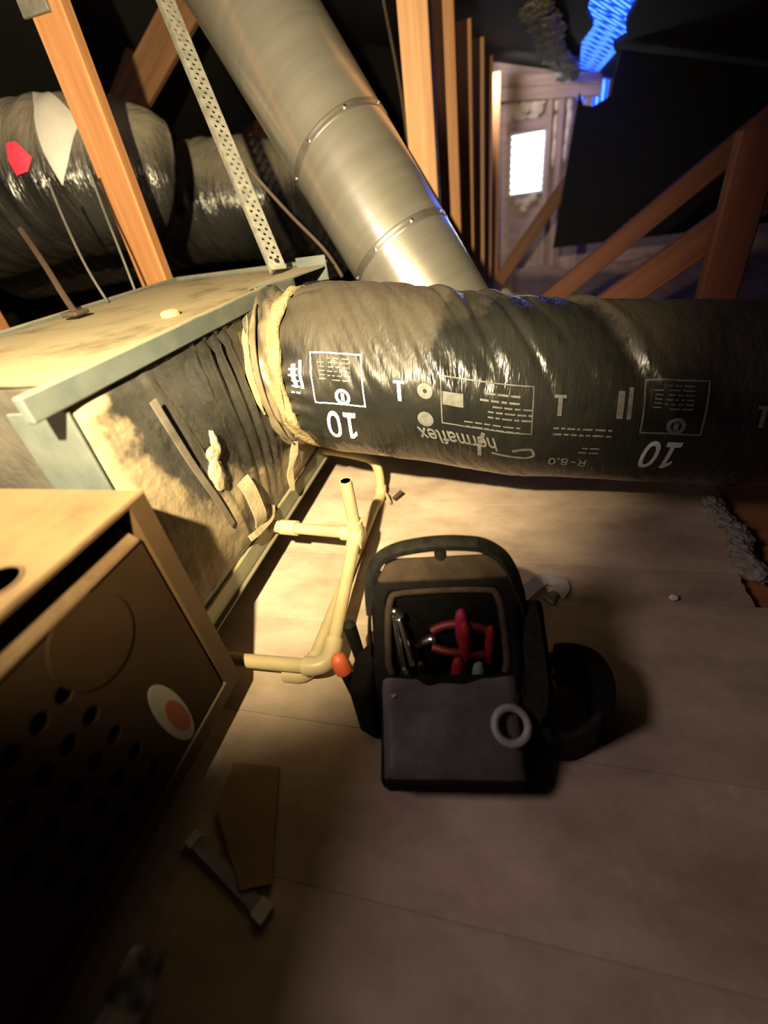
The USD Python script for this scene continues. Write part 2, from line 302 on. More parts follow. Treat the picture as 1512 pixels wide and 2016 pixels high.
def lump(center, size, seed, amp=.35, freq=2.2, sub=3):
    s = trimesh.creation.icosphere(sub, 1.0); v = V(s.vertices)
    v = v * (1 + amp * (meshkit.fbm(v * freq + 11.3 * seed, 4, seed) - .5) * 2)[:, None]
    return trimesh.Trimesh(V(center) + v * V(size), s.faces, process=False)
def rough_sheet(xs, ys, height, thick):
    """A thin slab on a grid with top height(x, y) and thickness thick."""
    X, Y = np.meshgrid(xs, ys, indexing='ij'); Z = height(X, Y); n, m = X.shape
    top = np.stack([X, Y, Z], -1).reshape(-1, 3); bot = top - V([0, 0, thick]); N = n * m; f = []
    q = lambda i, j: i * m + j
    for i in range(n - 1):
        for j in range(m - 1):
            f += [[q(i, j), q(i + 1, j), q(i + 1, j + 1)], [q(i, j), q(i + 1, j + 1), q(i, j + 1)]]
            f += [[N + q(i, j), N + q(i + 1, j + 1), N + q(i + 1, j)], [N + q(i, j), N + q(i, j + 1), N + q(i + 1, j + 1)]]
    edge = [q(i, 0) for i in range(n)] + [q(n - 1, j) for j in range(1, m)] + [q(i, m - 1) for i in range(n - 2, -1, -1)] + [q(0, j) for j in range(m - 2, 0, -1)]
    for a, b in zip(edge, edge[1:] + edge[:1]): f += [[a, N + b, b], [a, N + a, N + b]]
    mesh = trimesh.Trimesh(np.vstack([top, bot]), f, process=False); mesh.fix_normals(); return mesh
def poly_prism(pts, z0, z1):
    from shapely.geometry import Polygon
    m = trimesh.creation.extrude_polygon(Polygon(pts), z1 - z0, engine='earcut'); m.apply_translation([0, 0, z0]); return m

# ================================================================ THE SETTING
floor = thing('floor', 'dusty tan plank floor of the attic platform', 'floor', (0, 0, -.02), kind='structure')
rows = [(-1.9, -1.2, 2.6), (-1.2, -.75, 2.6), (-.75, -.40, 2.6), (-.40, -.07, 2.6), (-.07, .155, 2.6), (.155, .38, 2.6), (.38, .605, 2.6), (.605, .735, 2.6), (.735, .83, .495), (.83, 1.07, .535), (1.07, 1.31, .56), (1.31, 1.56, .55)]
for i, (y0, y1, xe) in enumerate(rows):
    rg = np.random.default_rng(100 + i)
    g = .0003
    xs = np.r_[np.linspace(-2.4, xe - .05, 24), np.linspace(xe - .045, xe, 6)]; ys = np.linspace(y0 + g, y1 - g, 8)
    h = (lambda X, Y, s=i: .0016 * (meshkit.fbm(np.stack([X * 4, Y * 9, 0 * X + s], -1), 3, s) - .5) - .0012 * (np.abs((Y - (y0 + y1) / 2) / ((y1 - y0) / 2)) > .97) + rg.uniform(-.0012, .0006))
    m = rough_sheet(xs, ys, h, .019)
    if xe < 1:                                                             # torn board ends at the platform's edge
        v = V(m.vertices); e = v[:, 0] > xe - .03
        v[e, 0] += .022 * (meshkit.fbm(np.stack([v[e, 0] * 0, v[e, 1] * 38, v[e, 0] * 0], -1), 3, i) - .5)
        m = trimesh.Trimesh(v, m.faces, process=False)
    put('floor_board', m, 'floor' if i % 2 else 'floor2', floor, smooth=35)
sub = thing('floor', 'wooden joists and ceiling boards under the platform', 'floor', (0, 0, -.3), kind='structure')
put('ceiling_board', bx(-4, 4, -3, 5.5, -.32, -.29), 'loose', sub)
for x in (-1.75, -1.14, -.53, .08, 1.3, 1.91, 2.52):
    m, fr = beam((x, -1.95, -.12), (x, 5.3, -.12), .04, .19, (1, 0, 0)); put('joist', m, 'wood_brown', sub, frame=fr)
put('joist', bx(.50, .70, .60, 2.2, -.13, -.024, .004), 'joist', sub, label='wide orange-brown joist beside the platform edge')

ZR = lambda x: 1.5 - .27 * x
BLUE = [(.36, 3.20), (.575, 3.22), (.60, 3.75), (.668, 4.05), (.63, 4.30), (.70, 4.55), (.70, 5.36), (.55, 5.36), (.44, 4.3), (.455, 3.9), (.385, 3.65)]
from shapely.geometry import Polygon
def slope_plate(poly, zf, t):
    m = trimesh.creation.extrude_polygon(poly, t, engine='earcut'); v = V(m.vertices); v[:, 2] += zf(v[:, 0]); return trimesh.Trimesh(v, m.faces, process=False)
roof = thing('ceiling', 'dark felted roof slopes over the attic', 'roof', (0, 0, 1.0), kind='structure')
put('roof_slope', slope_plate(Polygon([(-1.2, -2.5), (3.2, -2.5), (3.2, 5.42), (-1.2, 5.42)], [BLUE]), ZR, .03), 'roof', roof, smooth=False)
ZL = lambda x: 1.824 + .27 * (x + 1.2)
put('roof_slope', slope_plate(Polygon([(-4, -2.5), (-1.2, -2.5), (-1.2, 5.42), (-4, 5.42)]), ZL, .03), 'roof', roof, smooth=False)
for y in ():
    m, fr = beam((-.9, y + .07, ZR(-.9) - .06), (3.1, y + .07, ZR(3.1) - .06), .038, .1, (0, 1, 0)); put('rafter', m, 'wood_brown' if y != 3.12 else 'wood_brown', roof, frame=fr)
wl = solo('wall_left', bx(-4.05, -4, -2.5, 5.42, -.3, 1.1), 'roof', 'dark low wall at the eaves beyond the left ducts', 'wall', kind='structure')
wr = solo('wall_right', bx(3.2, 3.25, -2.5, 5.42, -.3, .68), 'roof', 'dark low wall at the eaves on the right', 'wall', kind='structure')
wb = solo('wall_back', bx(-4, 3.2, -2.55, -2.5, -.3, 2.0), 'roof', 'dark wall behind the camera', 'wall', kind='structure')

# far gable wall with studs, plaster keys and the louvered vent
wf = thing('wall_far', 'far gable wall of timber studs and lumpy plaster round the bright vent', 'wall', (0, 5.3, -.3), kind='structure')
x0, x1, z0, z1 = .03, .30, .60, 1.025
for nm, b in (('wall_board', (-.22, x0 - .012, 5.36, 5.40, -.3, 1.7)), ('wall_board', (x0 - .012, x1 + .012, 5.36, 5.40, -.3, z0 - .012)), ('wall_board', (x0 - .012, x1 + .012, 5.36, 5.40, z1 + .012, 1.6))):
    put(nm, bx(*b), 'lath', wf)
def xz_prism(pts, y0, y1, holes=()):
    m = trimesh.creation.extrude_polygon(Polygon(pts, holes), y1 - y0, engine='earcut'); v = V(m.vertices)
    return trimesh.Trimesh(np.stack([v[:, 0], y1 - v[:, 2], v[:, 1]], 1), m.faces, process=False)
BLUE_W = [(.535, 1.40), (.545, 1.20), (.60, 1.175), (.66, 1.125), (.79, 1.165), (.80, 1.40)]
put('wall_board', bx(-4, -.22, 5.36, 5.40, -.3, 2.0), 'roof', wf, label='left part of the gable wall, coloured dark for shade')  # unlit end of the wall: its shade is put into the board colour
put('wall_board', xz_prism([(x1 + .012, -.3), (3.2, -.3), (3.2, 1.7), (x1 + .012, 1.7)], 5.36, 5.40, [BLUE_W]), 'lath', wf, smooth=False)
for (a, b, w, mt) in (((.335, 5.315, -.25), (.335, 5.315, 1.33), .045, 'wood_mauve'), ((.435, 5.315, -.25), (.425, 5.315, 1.33), .05, 'wood_mauve'), ((-.12, 5.315, -.25), (-.12, 5.315, 1.36), .06, 'wood_mauve'), ((.64, 5.315, -.25), (.64, 5.315, 1.2), .05, 'wood_mauve')):
    m, fr = beam(a, b, w, .07, (1, 0, 0)); put('wall_stud', m, mt, wf, frame=fr)
for a, b, w in (((-.1, 5.27, 1.40), (.72, 5.27, 1.29), .075), ((-.1, 5.29, 1.315), (.72, 5.29, 1.225), .09), ((-.02, 5.31, 1.085), (.33, 5.31, 1.075), .075)):
    m, fr = beam(a, b, w, .06, (0, 0, 1)); put('wall_plate', m, 'wood_mauve', wf, frame=fr)
for i, (x, z, sx, sz) in enumerate(((.06, 1.19, .05, .05), (.14, 1.21, .055, .045), (.23, 1.19, .05, .055), (.28, 1.24, .035, .03), (.10, 1.14, .05, .02), (.20, 1.135, .05, .02),
                                    (.385, 1.19, .028, .05), (.385, 1.03, .024, .09), (.388, .87, .022, .11),
                                    (.49, 1.17, .035, .06), (.497, 1.07, .032, .07), (.49, .96, .03, .07), (.482, .85, .026, .07), (.09, .535, .04, .035), (.17, .52, .05, .04), (.23, .55, .04, .04), (.15, .47, .04, .03))):
    put('plaster_lump', lump((x, 5.335, z), (sx * 1.1, .035, sz * 1.15), i + 1, .3, 2.6, 2), 'plaster', wf, smooth=60)
win = thing('window_1', 'bright louvered gable vent glowing with blue-white daylight in the far wall', 'vent', (.165, 5.36, z0), kind='structure')
for b in ((x0 - .02, x0, 5.31, 5.42, z0 - .02, z1 + .02), (x1, x1 + .02, 5.31, 5.42, z0 - .02, z1 + .02), (x0, x1, 5.31, 5.42, z0 - .02, z0), (x0, x1, 5.31, 5.42, z1, z1 + .02)):
    put('vent_frame', bx(*b, .002), 'white_lou', win)
for k in range(8):
    z = z0 + (k + .5) * (z1 - z0) / 8
    v = V([[x0, 5.40, z - .012], [x1, 5.40, z - .012], [x1, 5.345, z + .012], [x0, 5.345, z + .012]]); v = np.vstack([v, v + V([0, .002, .005])])
    put('louver_slat', trimesh.convex.convex_hull(v), 'white_lou', win, smooth=False)

# loose insulation beyond the platform
xs, ys = np.linspace(-2.3, 2.9, 60), np.linspace(1.62, 5.25, 46)
solo('loose_insulation_bed', rough_sheet(xs, ys, lambda X, Y: -.12 + .14 * meshkit.fbm(np.stack([X * 3, Y * 3, X * 0], -1), 4, 3), .08), 'loose', 'loose brown insulation lying between the joists beyond the ducts', 'insulation', kind='stuff', smooth=True)

# ================================================================ TIMBER
def timber(name, a, b, w, d, side, material, label, cat, group=None, plates=()):
    a, b = V(a, float), V(b, float)
    t = thing(name, label, cat, a, group)
    m, fr = beam(a, b, w, d, side); put('timber', m, material, t, frame=fr)
    for (mesh, mt, nm) in plates: put(nm, mesh, mt, t)
    return t
SX = [(-.275, 1.95, 1.55, .092), (-.233, 2.36, 1.55, .086), (-.212, 2.97, 1.345, .075), (-.176, 3.58, 1.385, .066), (-.142, 4.19, 1.398, .06), (-.10, 4.80, 1.396, .058)]
SL = ['tall orange-brown truss post nearest behind the shiny metal pipe', 'orange-brown truss post second in the row behind the metal pipe', 'truss post third in the row, its top ending lower', 'narrow truss post fourth in the row towards the vent',
      'dim truss post fifth in the row towards the vent', 'farthest dim truss post of the row, just before the bright vent']
for i, (x, y, zt, w) in enumerate(SX):
    timber('truss_post', (x, y, -.1), (x - .01 * (i < 2), y, zt), w, .04 if i else .09, (1, 0, 0), 'wood_pale' if i in (0, 3) else 'wood', SL[i], 'timber post')
timber('truss_post', (-1.153, 1.50, -.1), (-1.175, 1.50, 1.78), .104, .045, (1, 0, 0), 'wood', 'orange truss post with a metal plate, standing behind the plenum at its left end', 'timber post',
       plates=[(bx(-1.235, -1.150, 1.465, 1.476, 1.245, 1.50, .001), 'plate', 'metal_plate')])
timber('truss_post', (-1.80, 1.36, -.1), (-1.80, 1.36, 1.62), .09, .045, (1, 0, 0), 'wood', 'orange post barely showing at the left edge of the photo above the plenum', 'timber post')
timber('truss_post', (.54, 1.45, -.1), (.54, 1.45, .765), .088, .04, (1, 0, 0), 'wood_red_shaded', 'red-brown shade-darkened post with a squared top behind the right end of the flex duct', 'timber post')
timber('truss_brace', (.08, 2.40, .155), (1.0, 2.40, .86), .085, .04, (0, 0, 1), 'wood_red_shaded', 'dim sloping brace, the upper and farther of two behind the flex duct', 'timber brace')
timber('truss_brace', (.20, 1.92, .19), (1.05, 1.92, .79), .10, .04, (0, 0, 1), 'wood_red_shaded', 'sloping brown brace, the lower and nearer of two meeting the red-brown post', 'timber brace')
timber('truss_brace', (-.06, 4.5, .0), (.52, 4.5, .74), .10, .04, (0, 0, 1), 'wood_brown', 'short sloping brown timber rising below the bright vent', 'timber brace')
timber('truss_brace', (-2.37, 2.9, 1.106), (-1.51, 2.9, 1.62), .16, .04, (0, 0, 1), 'wood_brown', 'dim brown web timber sloping up behind the orange left post', 'timber brace')
timber('truss_brace', (-2.17, 3.0, 1.34), (-1.93, 3.0, 1.52), .10, .04, (1, 0, 0), 'wood_brown', 'dim brown web timber rising steeply at the top left', 'timber brace')
timber('truss_brace', (-2.78, 2.3, 1.15), (-2.32, 2.3, 1.41), .12, .04, (0, 0, 1), 'wood_brown', 'brown timber at the very top left corner', 'timber brace')
timber('truss_brace', (-1.77, 3.4, .886), (-1.29, 3.4, 1.31), .16, .04, (0, 0, 1), 'wood_red_shaded', 'dim red-brown timber seen above the far flex duct beside the perforated strap', 'timber brace')

# dark board, blue sheet, grey batt under the right slope
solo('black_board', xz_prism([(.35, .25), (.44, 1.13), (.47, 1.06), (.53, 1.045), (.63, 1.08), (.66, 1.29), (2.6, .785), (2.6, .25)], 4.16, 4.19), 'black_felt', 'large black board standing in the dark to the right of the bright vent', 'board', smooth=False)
bl = thing('blue_plastic_sheet', 'glowing blue ribbed plastic sheet over a ragged gap in the roof', 'plastic sheet', (.5, 4.0, 1.38))
put('sheet', slope_plate(Polygon(BLUE).buffer(.012), lambda x: ZR(x) + .032, .003), 'blue', bl, smooth=False)
put('hanging_sheet', xz_prism(list(Polygon(BLUE_W).buffer(.01).exterior.coords)[:-1], 5.402, 5.405), 'blue', bl, smooth=False)
for k in range(16):
    y = 3.25 + k * .125; xa, xb = (.37, .60) if y < 3.75 else (.45, .66)
    a, b = V([xa, y, ZR(xa) + .029]), V([xb, y + .17, ZR(xb) + .029]); put('rib', tube([a, (a + b) / 2, b], .0035, 6), 'blue', bl)
solo('grey_roof_batt', cat_(*[lump((.12 + .30 * t + .02 * math.sin(9 * t), 3.45 + 1.55 * t, ZR(.12 + .30 * t) - .062), (.085, .16, .03), 40 + k, .5, 3.0, 3) for k, t in enumerate(np.linspace(0, 1, 9))]), 'greyfluff', 'grey fluffy insulation hanging from the roof beside the blue sheet', 'insulation', kind='stuff', smooth=60)
solo('white_insulation_tuft', cat_(*[lump((.02 + .05 * math.sin(3 * k), 3.3 - .13 * k, .02 + .05 * (k % 3)), (.07, .09, .07), 60 + k, .55, 3.0, 3) for k in range(8)]), 'fluff', 'whitish insulation tuft on the floor at the foot of the farthest posts', 'insulation', kind='stuff', smooth=60)

# ================================================================ METAL FLUE PIPE
FA, FB = V([-.10, 1.50, .24]), V([-.93, 1.98, 1.53]); FD = (FB - FA) / np.linalg.norm(FB - FA); FR = .168
fl = thing('metal_pipe', 'large shiny metal pipe slanting up to the left behind the flex duct', 'duct pipe', FA)
FL = np.linalg.norm(FB - FA)
fx = np.cross(FD, [0, 0, 1.0]); fx /= np.linalg.norm(fx); fyv = np.cross(FD, fx)
ffr = np.eye(4); ffr[:3, 0], ffr[:3, 1], ffr[:3, 2], ffr[:3, 3] = fx, fyv, FD, FA
def pipe_piece(z0, z1, r):
    return trimesh.creation.revolve(V([[r - .004, z0], [r, z0 + .003], [r, z1 - .003], [r - .004, z1]]), sections=96)
cuts = [0, .44, .79, FL]
for a, b in zip(cuts, cuts[1:]):
    put('pipe_section', pipe_piece(a + .001, b - .001, FR), 'flue', fl, smooth=50, frame=ffr)
for c in cuts[1:-1]:
    put('crimp_band', trimesh.creation.revolve(V([[FR - .001, c - .014], [FR + .0010, c - .012], [FR + .0020, c - .008], [FR + .0010, c - .004], [FR + .0010, c + .004], [FR + .0020, c + .008], [FR + .0010, c + .012], [FR - .001, c + .014]]), sections=96), 'flue_seam', fl, frame=ffr)
lock = bx(FR - .001, FR + .003, -.006, .006, .01, FL - .01, .001); lock.apply_transform(trimesh.transformations.rotation_matrix(math.radians(75), [0, 0, 1])); put('lock_seam', lock, 'flue_seam', fl, frame=ffr)
for c in cuts[1:-1]:
    for k in range(8):
        a = k * math.pi / 4 + .3; s = trimesh.creation.cylinder(.0045, .005, sections=10)
        s.apply_transform(trimesh.transformations.rotation_matrix(math.pi / 2, [0, 1, 0])); s.apply_translation([FR + .003, 0, c + .0]); s.apply_transform(trimesh.transformations.rotation_matrix(a, [0, 0, 1])); put('screw_head', s, 'steel', fl, frame=ffr)

# ================================================================ PLENUM (coil case and duct box behind the furnace)
PX0, PX1, PY0, PY1, PZ0, PZ1 = -1.05, -.545, .445, 1.45, .10, .612
pl = thing('duct_plenum', 'long dusty-topped metal plenum box with a black insulated side, behind the tan furnace', 'plenum', (-.8, .95, .0))
put('case', bx(PX0, PX1 - .012, PY0 + .004, PY1, PZ0 + .012, PZ1 - .004, .003), 'gap', pl)
def top_h(X, Y): return PZ1 + .003 * np.sin(Y * 9 + X * 4) * np.exp(-((X + .8) / .18) ** 2) + .0035 * (meshkit.fbm(np.stack([X * 9, Y * 5, 0 * X], -1), 3, 5) - .5) + .014 * np.clip((-.60 - X) / .45, 0, 1) ** 2 * 0
put('top_panel', rough_sheet(np.linspace(PX0, PX1, 26), np.linspace(PY0, PY1, 50), top_h, .003), 'galv_top', pl, smooth=40)
put('top_flange', bx(PX1 - .004, PX1 + .010, PY0 - .06, 1.22, PZ1 - .029, PZ1 + .004, .002), 'galv', pl)
put('back_flange', bx(PX0 - .012, PX0 + .012, PY0 - .02, PY1, PZ1 - .02, PZ1 + .008, .002), 'galv', pl)
put('back_flange', bx(PX0, PX1, PY1 - .012, PY1 + .010, PZ1 - .02, PZ1 + .008, .002), 'galv', pl)
put('near_sheet', bx(PX0, PX1 - .002, PY0 - .006, PY0 + .003, PZ0, PZ1 - .004, .001), 'film', pl)
put('corner_sheet', bx(PX1 - .10, PX1 + .004, PY0 - .011, PY0 - .006, PZ0, PZ1 - .035, .001), 'galv', pl)
# wrapped side: a blanket that sags outward low down and puckers near the flange and the duct collar
def wrap(): 
    ys, zs = np.linspace(PY0, PY1 - .01, 150), np.linspace(PZ0 + .048, PZ1 - .03, 80); Y, Z = np.meshgrid(ys, zs, indexing='ij')
    u = (Z - zs[0]) / (zs[-1] - zs[0]); e = np.minimum(1, np.minimum((Y - ys[0]) / .02, 1)) * np.minimum(1, np.minimum(u / .05, (1 - u) / .05))
    bulge = .006 + .016 * np.sin(np.pi * np.clip(u * 1.1, 0, 1)) * (.6 + .4 * np.clip((Y - .5) / .4, 0, 1))
    cr = .012 * (meshkit.fbm(np.stack([Y * 7 + Z * 3, Z * 5 - Y * 2, 0 * Y], -1), 4, 8) - .5) + .006 * (meshkit.fbm(np.stack([Y * 26, Z * 6, 0 * Y], -1), 3, 9) - .5)
    pleat = .009 * np.exp(-((Y - .80) / .07) ** 2) * np.sin(Y * 160) * np.clip(u, 0, 1) + .008 * np.exp(-((Y - .585 - .09 * (1 - u)) / .012) ** 2)
    X = PX1 + e * (bulge + cr + pleat); X = np.maximum(X, PX1 - .004)
    n, m = Y.shape; top = np.stack([X, Y, Z], -1).reshape(-1, 3); bot = np.stack([np.full_like(X, PX1 - .011), Y, Z], -1).reshape(-1, 3); N = n * m; f = []
    q = lambda i, j: i * m + j
    for i in range(n - 1):
        for j in range(m - 1): f += [[q(i, j), q(i + 1, j), q(i + 1, j + 1)], [q(i, j), q(i + 1, j + 1), q(i, j + 1)], [N + q(i, j), N + q(i + 1, j + 1), N + q(i + 1, j)], [N + q(i, j), N + q(i, j + 1), N + q(i + 1, j + 1)]]
    edge = [q(i, 0) for i in range(n)] + [q(n - 1, j) for j in range(1, m)] + [q(i, m - 1) for i in range(n - 2, -1, -1)] + [q(0, j) for j in range(m - 2, 0, -1)]
    for a, b in zip(edge, edge[1:] + edge[:1]): f += [[a, N + b, b], [a, N + a, N + b]]
    return trimesh.Trimesh(np.vstack([top, bot]), f, process=False)
put('insulation_wrap', wrap(), 'wrap', pl, smooth=60)
put('bottom_rail', bx(PX1 - .012, PX1 + .006, PY0 - .03, 1.30, PZ0 + .004, PZ0 + .05, .003), 'galv_low', pl)
put('bottom_lip', bx(PX1 - .03, PX1 + .014, PY0 - .03, 1.30, PZ0 - .001, PZ0 + .004, .001), 'galv', pl)
for y in (.62, 1.28):
    put('support_block', bx(-1.0, -.66, y - .05, y + .05, .0, PZ0 - .001, .004), 'gap', pl)
put('screw_cap', tube([(-.642, .831, PZ1 - .004), (-.642, .831, PZ1 + .006), (-.642, .831, PZ1 + .010)], [.019, .019, .012], 20), 'pad', pl)
put('red_mark', bx(-.566, -.552, 1.035, 1.05, PZ1 + .002, PZ1 + .0055, .001), 'orange', pl, label='small orange-red mark on the flange')
cb = poly_prism([(-.565, 1.02), (-.565, 1.44), (-.50, 1.40), (-.47, 1.28), (-.50, 1.10)], PZ1 + .004, PZ1 + .0075)
put('corner_plate', cb, 'galv', pl)
put('corner_plate', bx(-.555, -.47, 1.30, 1.305, PZ1 - .03, PZ1 + .03, .001), 'galv', pl)
put('mastic_drip', cat_(lump((-.520, .645, .40), (.008, .020, .016), 71, .3), lump((-.519, .634, .365), (.009, .020, .035), 72, .3), lump((-.519, .66, .415), (.007, .008, .026), 73, .3)), 'cream', pl, smooth=60)
sp = smooth_path([(-.519, .70, .31), (-.512, .704, .27), (-.512, .708, .22), (-.522, .712, .185)], 10)
put('tape_strip', ribbon(sp, .034, .004, (1, -.3, .2)), 'cream', pl, smooth=60)
sp = smooth_path([(-.523, .66, .185), (-.52, .70, .178), (-.52, .75, .172), (-.53, .79, .182)], 10)
put('tape_strip', ribbon(sp, .014, .004, (1, 0, .5)), 'cream', pl, smooth=60)
sp = smooth_path([(-.521, .560, .54), (-.517, .575, .44), (-.517, .60, .34), (-.523, .625, .25)], 14)
put('foil_tape', ribbon(sp, .013, .003, (1, -.1, 0)), 'tape', pl, smooth=60)

# ================================================================ FRONT FLEX DUCT
kx = [-.6, -.45, -.37, -.22, .011, .125, .29, .555, .9, 1.5, 2.3]
DY = PchipInterpolator(kx, [1.04, 1.04, 1.04, 1.034, 1.04, 1.061, 1.082, 1.104, 1.13, 1.15, 1.15]); DZ = PchipInterpolator(kx, [.42, .42, .414, .396, .35, .33, .307, .278, .25, .215, .205])
DR = .199
def duct_r(x, a):
    """Radius of the jacket at x and angle a (0 faces the camera's side, 90 degrees is up)."""
    c, s = np.cos(a), np.sin(a)
    r = DR + .007 * (meshkit.fbm(np.stack([x * 4, c * 1.6 + 5, s * 1.6], -1), 3, 21) - .5)
    tw = x * 5.5 + a * .55
    fold = meshkit.noise(np.stack([tw * 5.0, c * 1.1 + 9 - x * 1.5, s * 1.1 + x * 2.0], -1), 22)
    fold = np.abs(fold - .5) * 2
    env = np.exp(-((x + .12) / .22) ** 2) * np.clip(np.sin(np.clip(a, 0, np.pi)) * 1.3, 0, 1) + .18
    r = r + .013 * (fold - .5) * env
    r = r - .008 * np.exp(-((x - .235 + .10 * (a - .7)) / .018) ** 2) * np.clip((np.sin(a) + .05) * 2.2, 0, 1) + .006 * np.exp(-((x - .27 + .10 * (a - .7)) / .016) ** 2) * np.clip((np.sin(a) + .05) * 2.2, 0, 1)
    g = np.clip((-.37 - x) / .09, 0, 1)
    return r - .022 * g ** 1.5 + .006 * g * np.sin(a * 19 + 3 * np.sin(a * 4))
def duct_pt(x, a, out=0.0):
    r = duct_r(x, a) + out
    return np.stack([x, DY(x) - r * np.cos(a), DZ(x) + r * np.sin(a)], -1)
def duct_tube(x0, x1, n, m=240):
    xs_ = np.r_[np.linspace(x0, .62, 300)[:-1], np.linspace(.62, x1, 80)]; n = len(xs_)
    X, A = np.meshgrid(xs_, np.linspace(0, 2 * np.pi, m, endpoint=False), indexing='ij'); v = duct_pt(X, A).reshape(-1, 3); f = []
    for i in range(n - 1):
        for j in range(m):
            k = (j + 1) % m; f += [[i * m + j, (i + 1) * m + k, (i + 1) * m + j], [i * m + j, i * m + k, (i + 1) * m + k]]
    for row, o in ((0, 1), (n - 1, -1)):
        c = len(v); v = np.vstack([v, v[row * m:(row + 1) * m].mean(0)])
        f += [[c, row * m + (j + 1) % m, row * m + j][::o] for j in range(m)]
    t = trimesh.Trimesh(v, f, process=False); t.fix_normals(); return t
fd = thing('flex_duct', 'thick black insulated flex duct with printed lettering, running right from the plenum', 'flexible duct', (.3, 1.08, .06))
put('jacket', duct_tube(-.462, 2.3, 0), 'jacket', fd, smooth=70)
# the gathered end: yellow fibreglass, folded plastic bands and the inner sleeve
def gathered(x0, x1, r0, r1, lobes, amp, seed, skew=0.0, n=14, m=220):
    X, A = np.meshgrid(np.linspace(0, 1, n), np.linspace(0, 2 * np.pi, m, endpoint=False), indexing='ij')
    r = r0 + (r1 - r0) * X + amp * np.sin(np.pi * X) * (1 + .0 * A) + amp * .7 * (meshkit.noise(np.stack([np.cos(A) * lobes / 4 + X * .5, np.sin(A) * lobes / 4, X * 1.5 + seed], -1), seed) - .5) * 2 + amp * .5 * np.sin(A * lobes + 6 * X)
    x = x0 + (x1 - x0) * X + skew * np.sin(A) + .010 * (meshkit.noise(np.stack([np.cos(A) * 3, np.sin(A) * 3, 0 * A + seed], -1), seed + 1) - .5)
    p = np.stack([x, 1.04 - r * np.cos(A), .42 + r * np.sin(A)], -1).reshape(-1, 3); q = np.stack([x, 1.04 - (r - .008) * np.cos(A), .42 + (r - .008) * np.sin(A)], -1).reshape(-1, 3)
    N = n * m; f = []
    for i in range(n - 1):
        for j in range(m):
            k = (j + 1) % m; a, b, c, d = i * m + j, i * m + k, (i + 1) * m + k, (i + 1) * m + j
            f += [[a, b, c], [a, c, d], [N + a, N + c, N + b], [N + a, N + d, N + c]]
    for i in (0, n - 1):
        for j in range(m):
            k = (j + 1) % m; a, b = i * m + j, i * m + k; f += [[a, N + b, b], [a, N + a, N + b]]
    t = trimesh.Trimesh(np.vstack([p, q]), f, process=False); t.fix_normals(); return t
put('fiberglass_ring', gathered(-.492, -.450, .176, .188, 11, .005, 31, -.006), 'fiber', fd, smooth=60)
put('gathered_band', gathered(-.530, -.486, .170, .178, 15, .009, 33, .008), 'fold', fd, smooth=60)
put('gathered_band', gathered(-.556, -.520, .185, .172, 13, .010, 35, .006), 'fold_dark', fd, smooth=60)
put('collar_sleeve', gathered(-.575, -.46, .160, .160, 9, .002, 37), 'gap', fd, smooth=60)
def arc_strip(x0, x1, a0, a1, w, out, taper=True, n=26):
    t = np.linspace(0, 1, n); a = np.radians(a0 + (a1 - a0) * t); x = x0 + (x1 - x0) * t
    P = np.stack([x, 1.04 - (.178 + out) * np.cos(a), .42 + (.178 + out) * np.sin(a)], -1); Nn = np.stack([0 * a, -np.cos(a), np.sin(a)], -1)
    return ribbon(P, w * (np.clip(np.minimum(t, 1 - t) * 6, .25, 1) if taper else 1), .0035, Nn)
put('fiberglass_shred', arc_strip(-.542, -.515, 62, -10, .016, .012), 'fiber', fd, smooth=60)
put('fiberglass_shred', arc_strip(-.462, -.470, 18, -14, .012, .012), 'fiber', fd, smooth=60)
put('tie_strap', arc_strip(-.522, -.490, 66, -42, .013, .014), 'fold', fd, smooth=60)
tail = smooth_path([(-.494, .925, .30), (-.497, .905, .265), (-.505, .89, .24), (-.515, .885, .21), (-.517, .88, .165)], 14)
put('tie_tail', ribbon(tail, [.014, .015, .017, .021, .022, .018, .013, .012, .015, .018, .019, .017, .014, .008], .004, (1, -.4, .2)), 'cream', fd, smooth=60)

# printing on the jacket, upside down as seen here: rows of small print stay unreadable bars
def refine(m, e):
    v, f = trimesh.remesh.subdivide_to_size(V(m.vertices), m.faces, e, max_iter=12); return trimesh.Trimesh(v, f, process=False)
def on_duct(m, xc, ac, flip=True, slant=0.0, lift=.0020):
    """Lays a flat print (u right, v up, millimetre thickness) on the jacket round (xc, ac degrees), turned upside down."""
    m = refine(m, .006); v = V(m.vertices); s = -1 if flip else 1
    u, w = v[:, 0] * s, v[:, 1] * s
    a = math.radians(ac) + w / DR; x = xc + u + slant * w
    return trimesh.Trimesh(duct_pt(x, a, lift + v[:, 2]), m.faces, process=False)
def text(s, hgt, bold=True, width=None):
    m = meshkit.text_mesh(s, hgt, .0006, bold); lo, hi = m.bounds
    m.apply_translation([-(lo[0] + hi[0]) / 2, -(lo[1] + hi[1]) / 2, 0])
    if width: v = V(m.vertices); v[:, 0] *= width / (hi[0] - lo[0]); m = trimesh.Trimesh(v, m.faces, process=False)
    return m
def rect(u0, u1, v0, v1): return bx(u0, u1, v0, v1, 0, .0006, .0001)
def frame_outline(w, h, t=.0035): return cat_(rect(-w / 2, w / 2, -h / 2, -h / 2 + t), rect(-w / 2, w / 2, h / 2 - t, h / 2), rect(-w / 2, -w / 2 + t, -h / 2, h / 2), rect(w / 2 - t, w / 2, -h / 2, h / 2))
def bars(rows_, w, h, seed, gap=.32):
    rg = np.random.default_rng(seed); out = []
    for k in range(rows_):
        y = h / 2 - (k + .5) * h / rows_; u = -w / 2
        while u < w / 2 - .006:
            l = rg.uniform(.006, .022); out.append(rect(u, min(u + l, w / 2), y - h / rows_ * gap / 2, y + h / rows_ * gap / 2)); u += l + .004
    return cat_(*out)
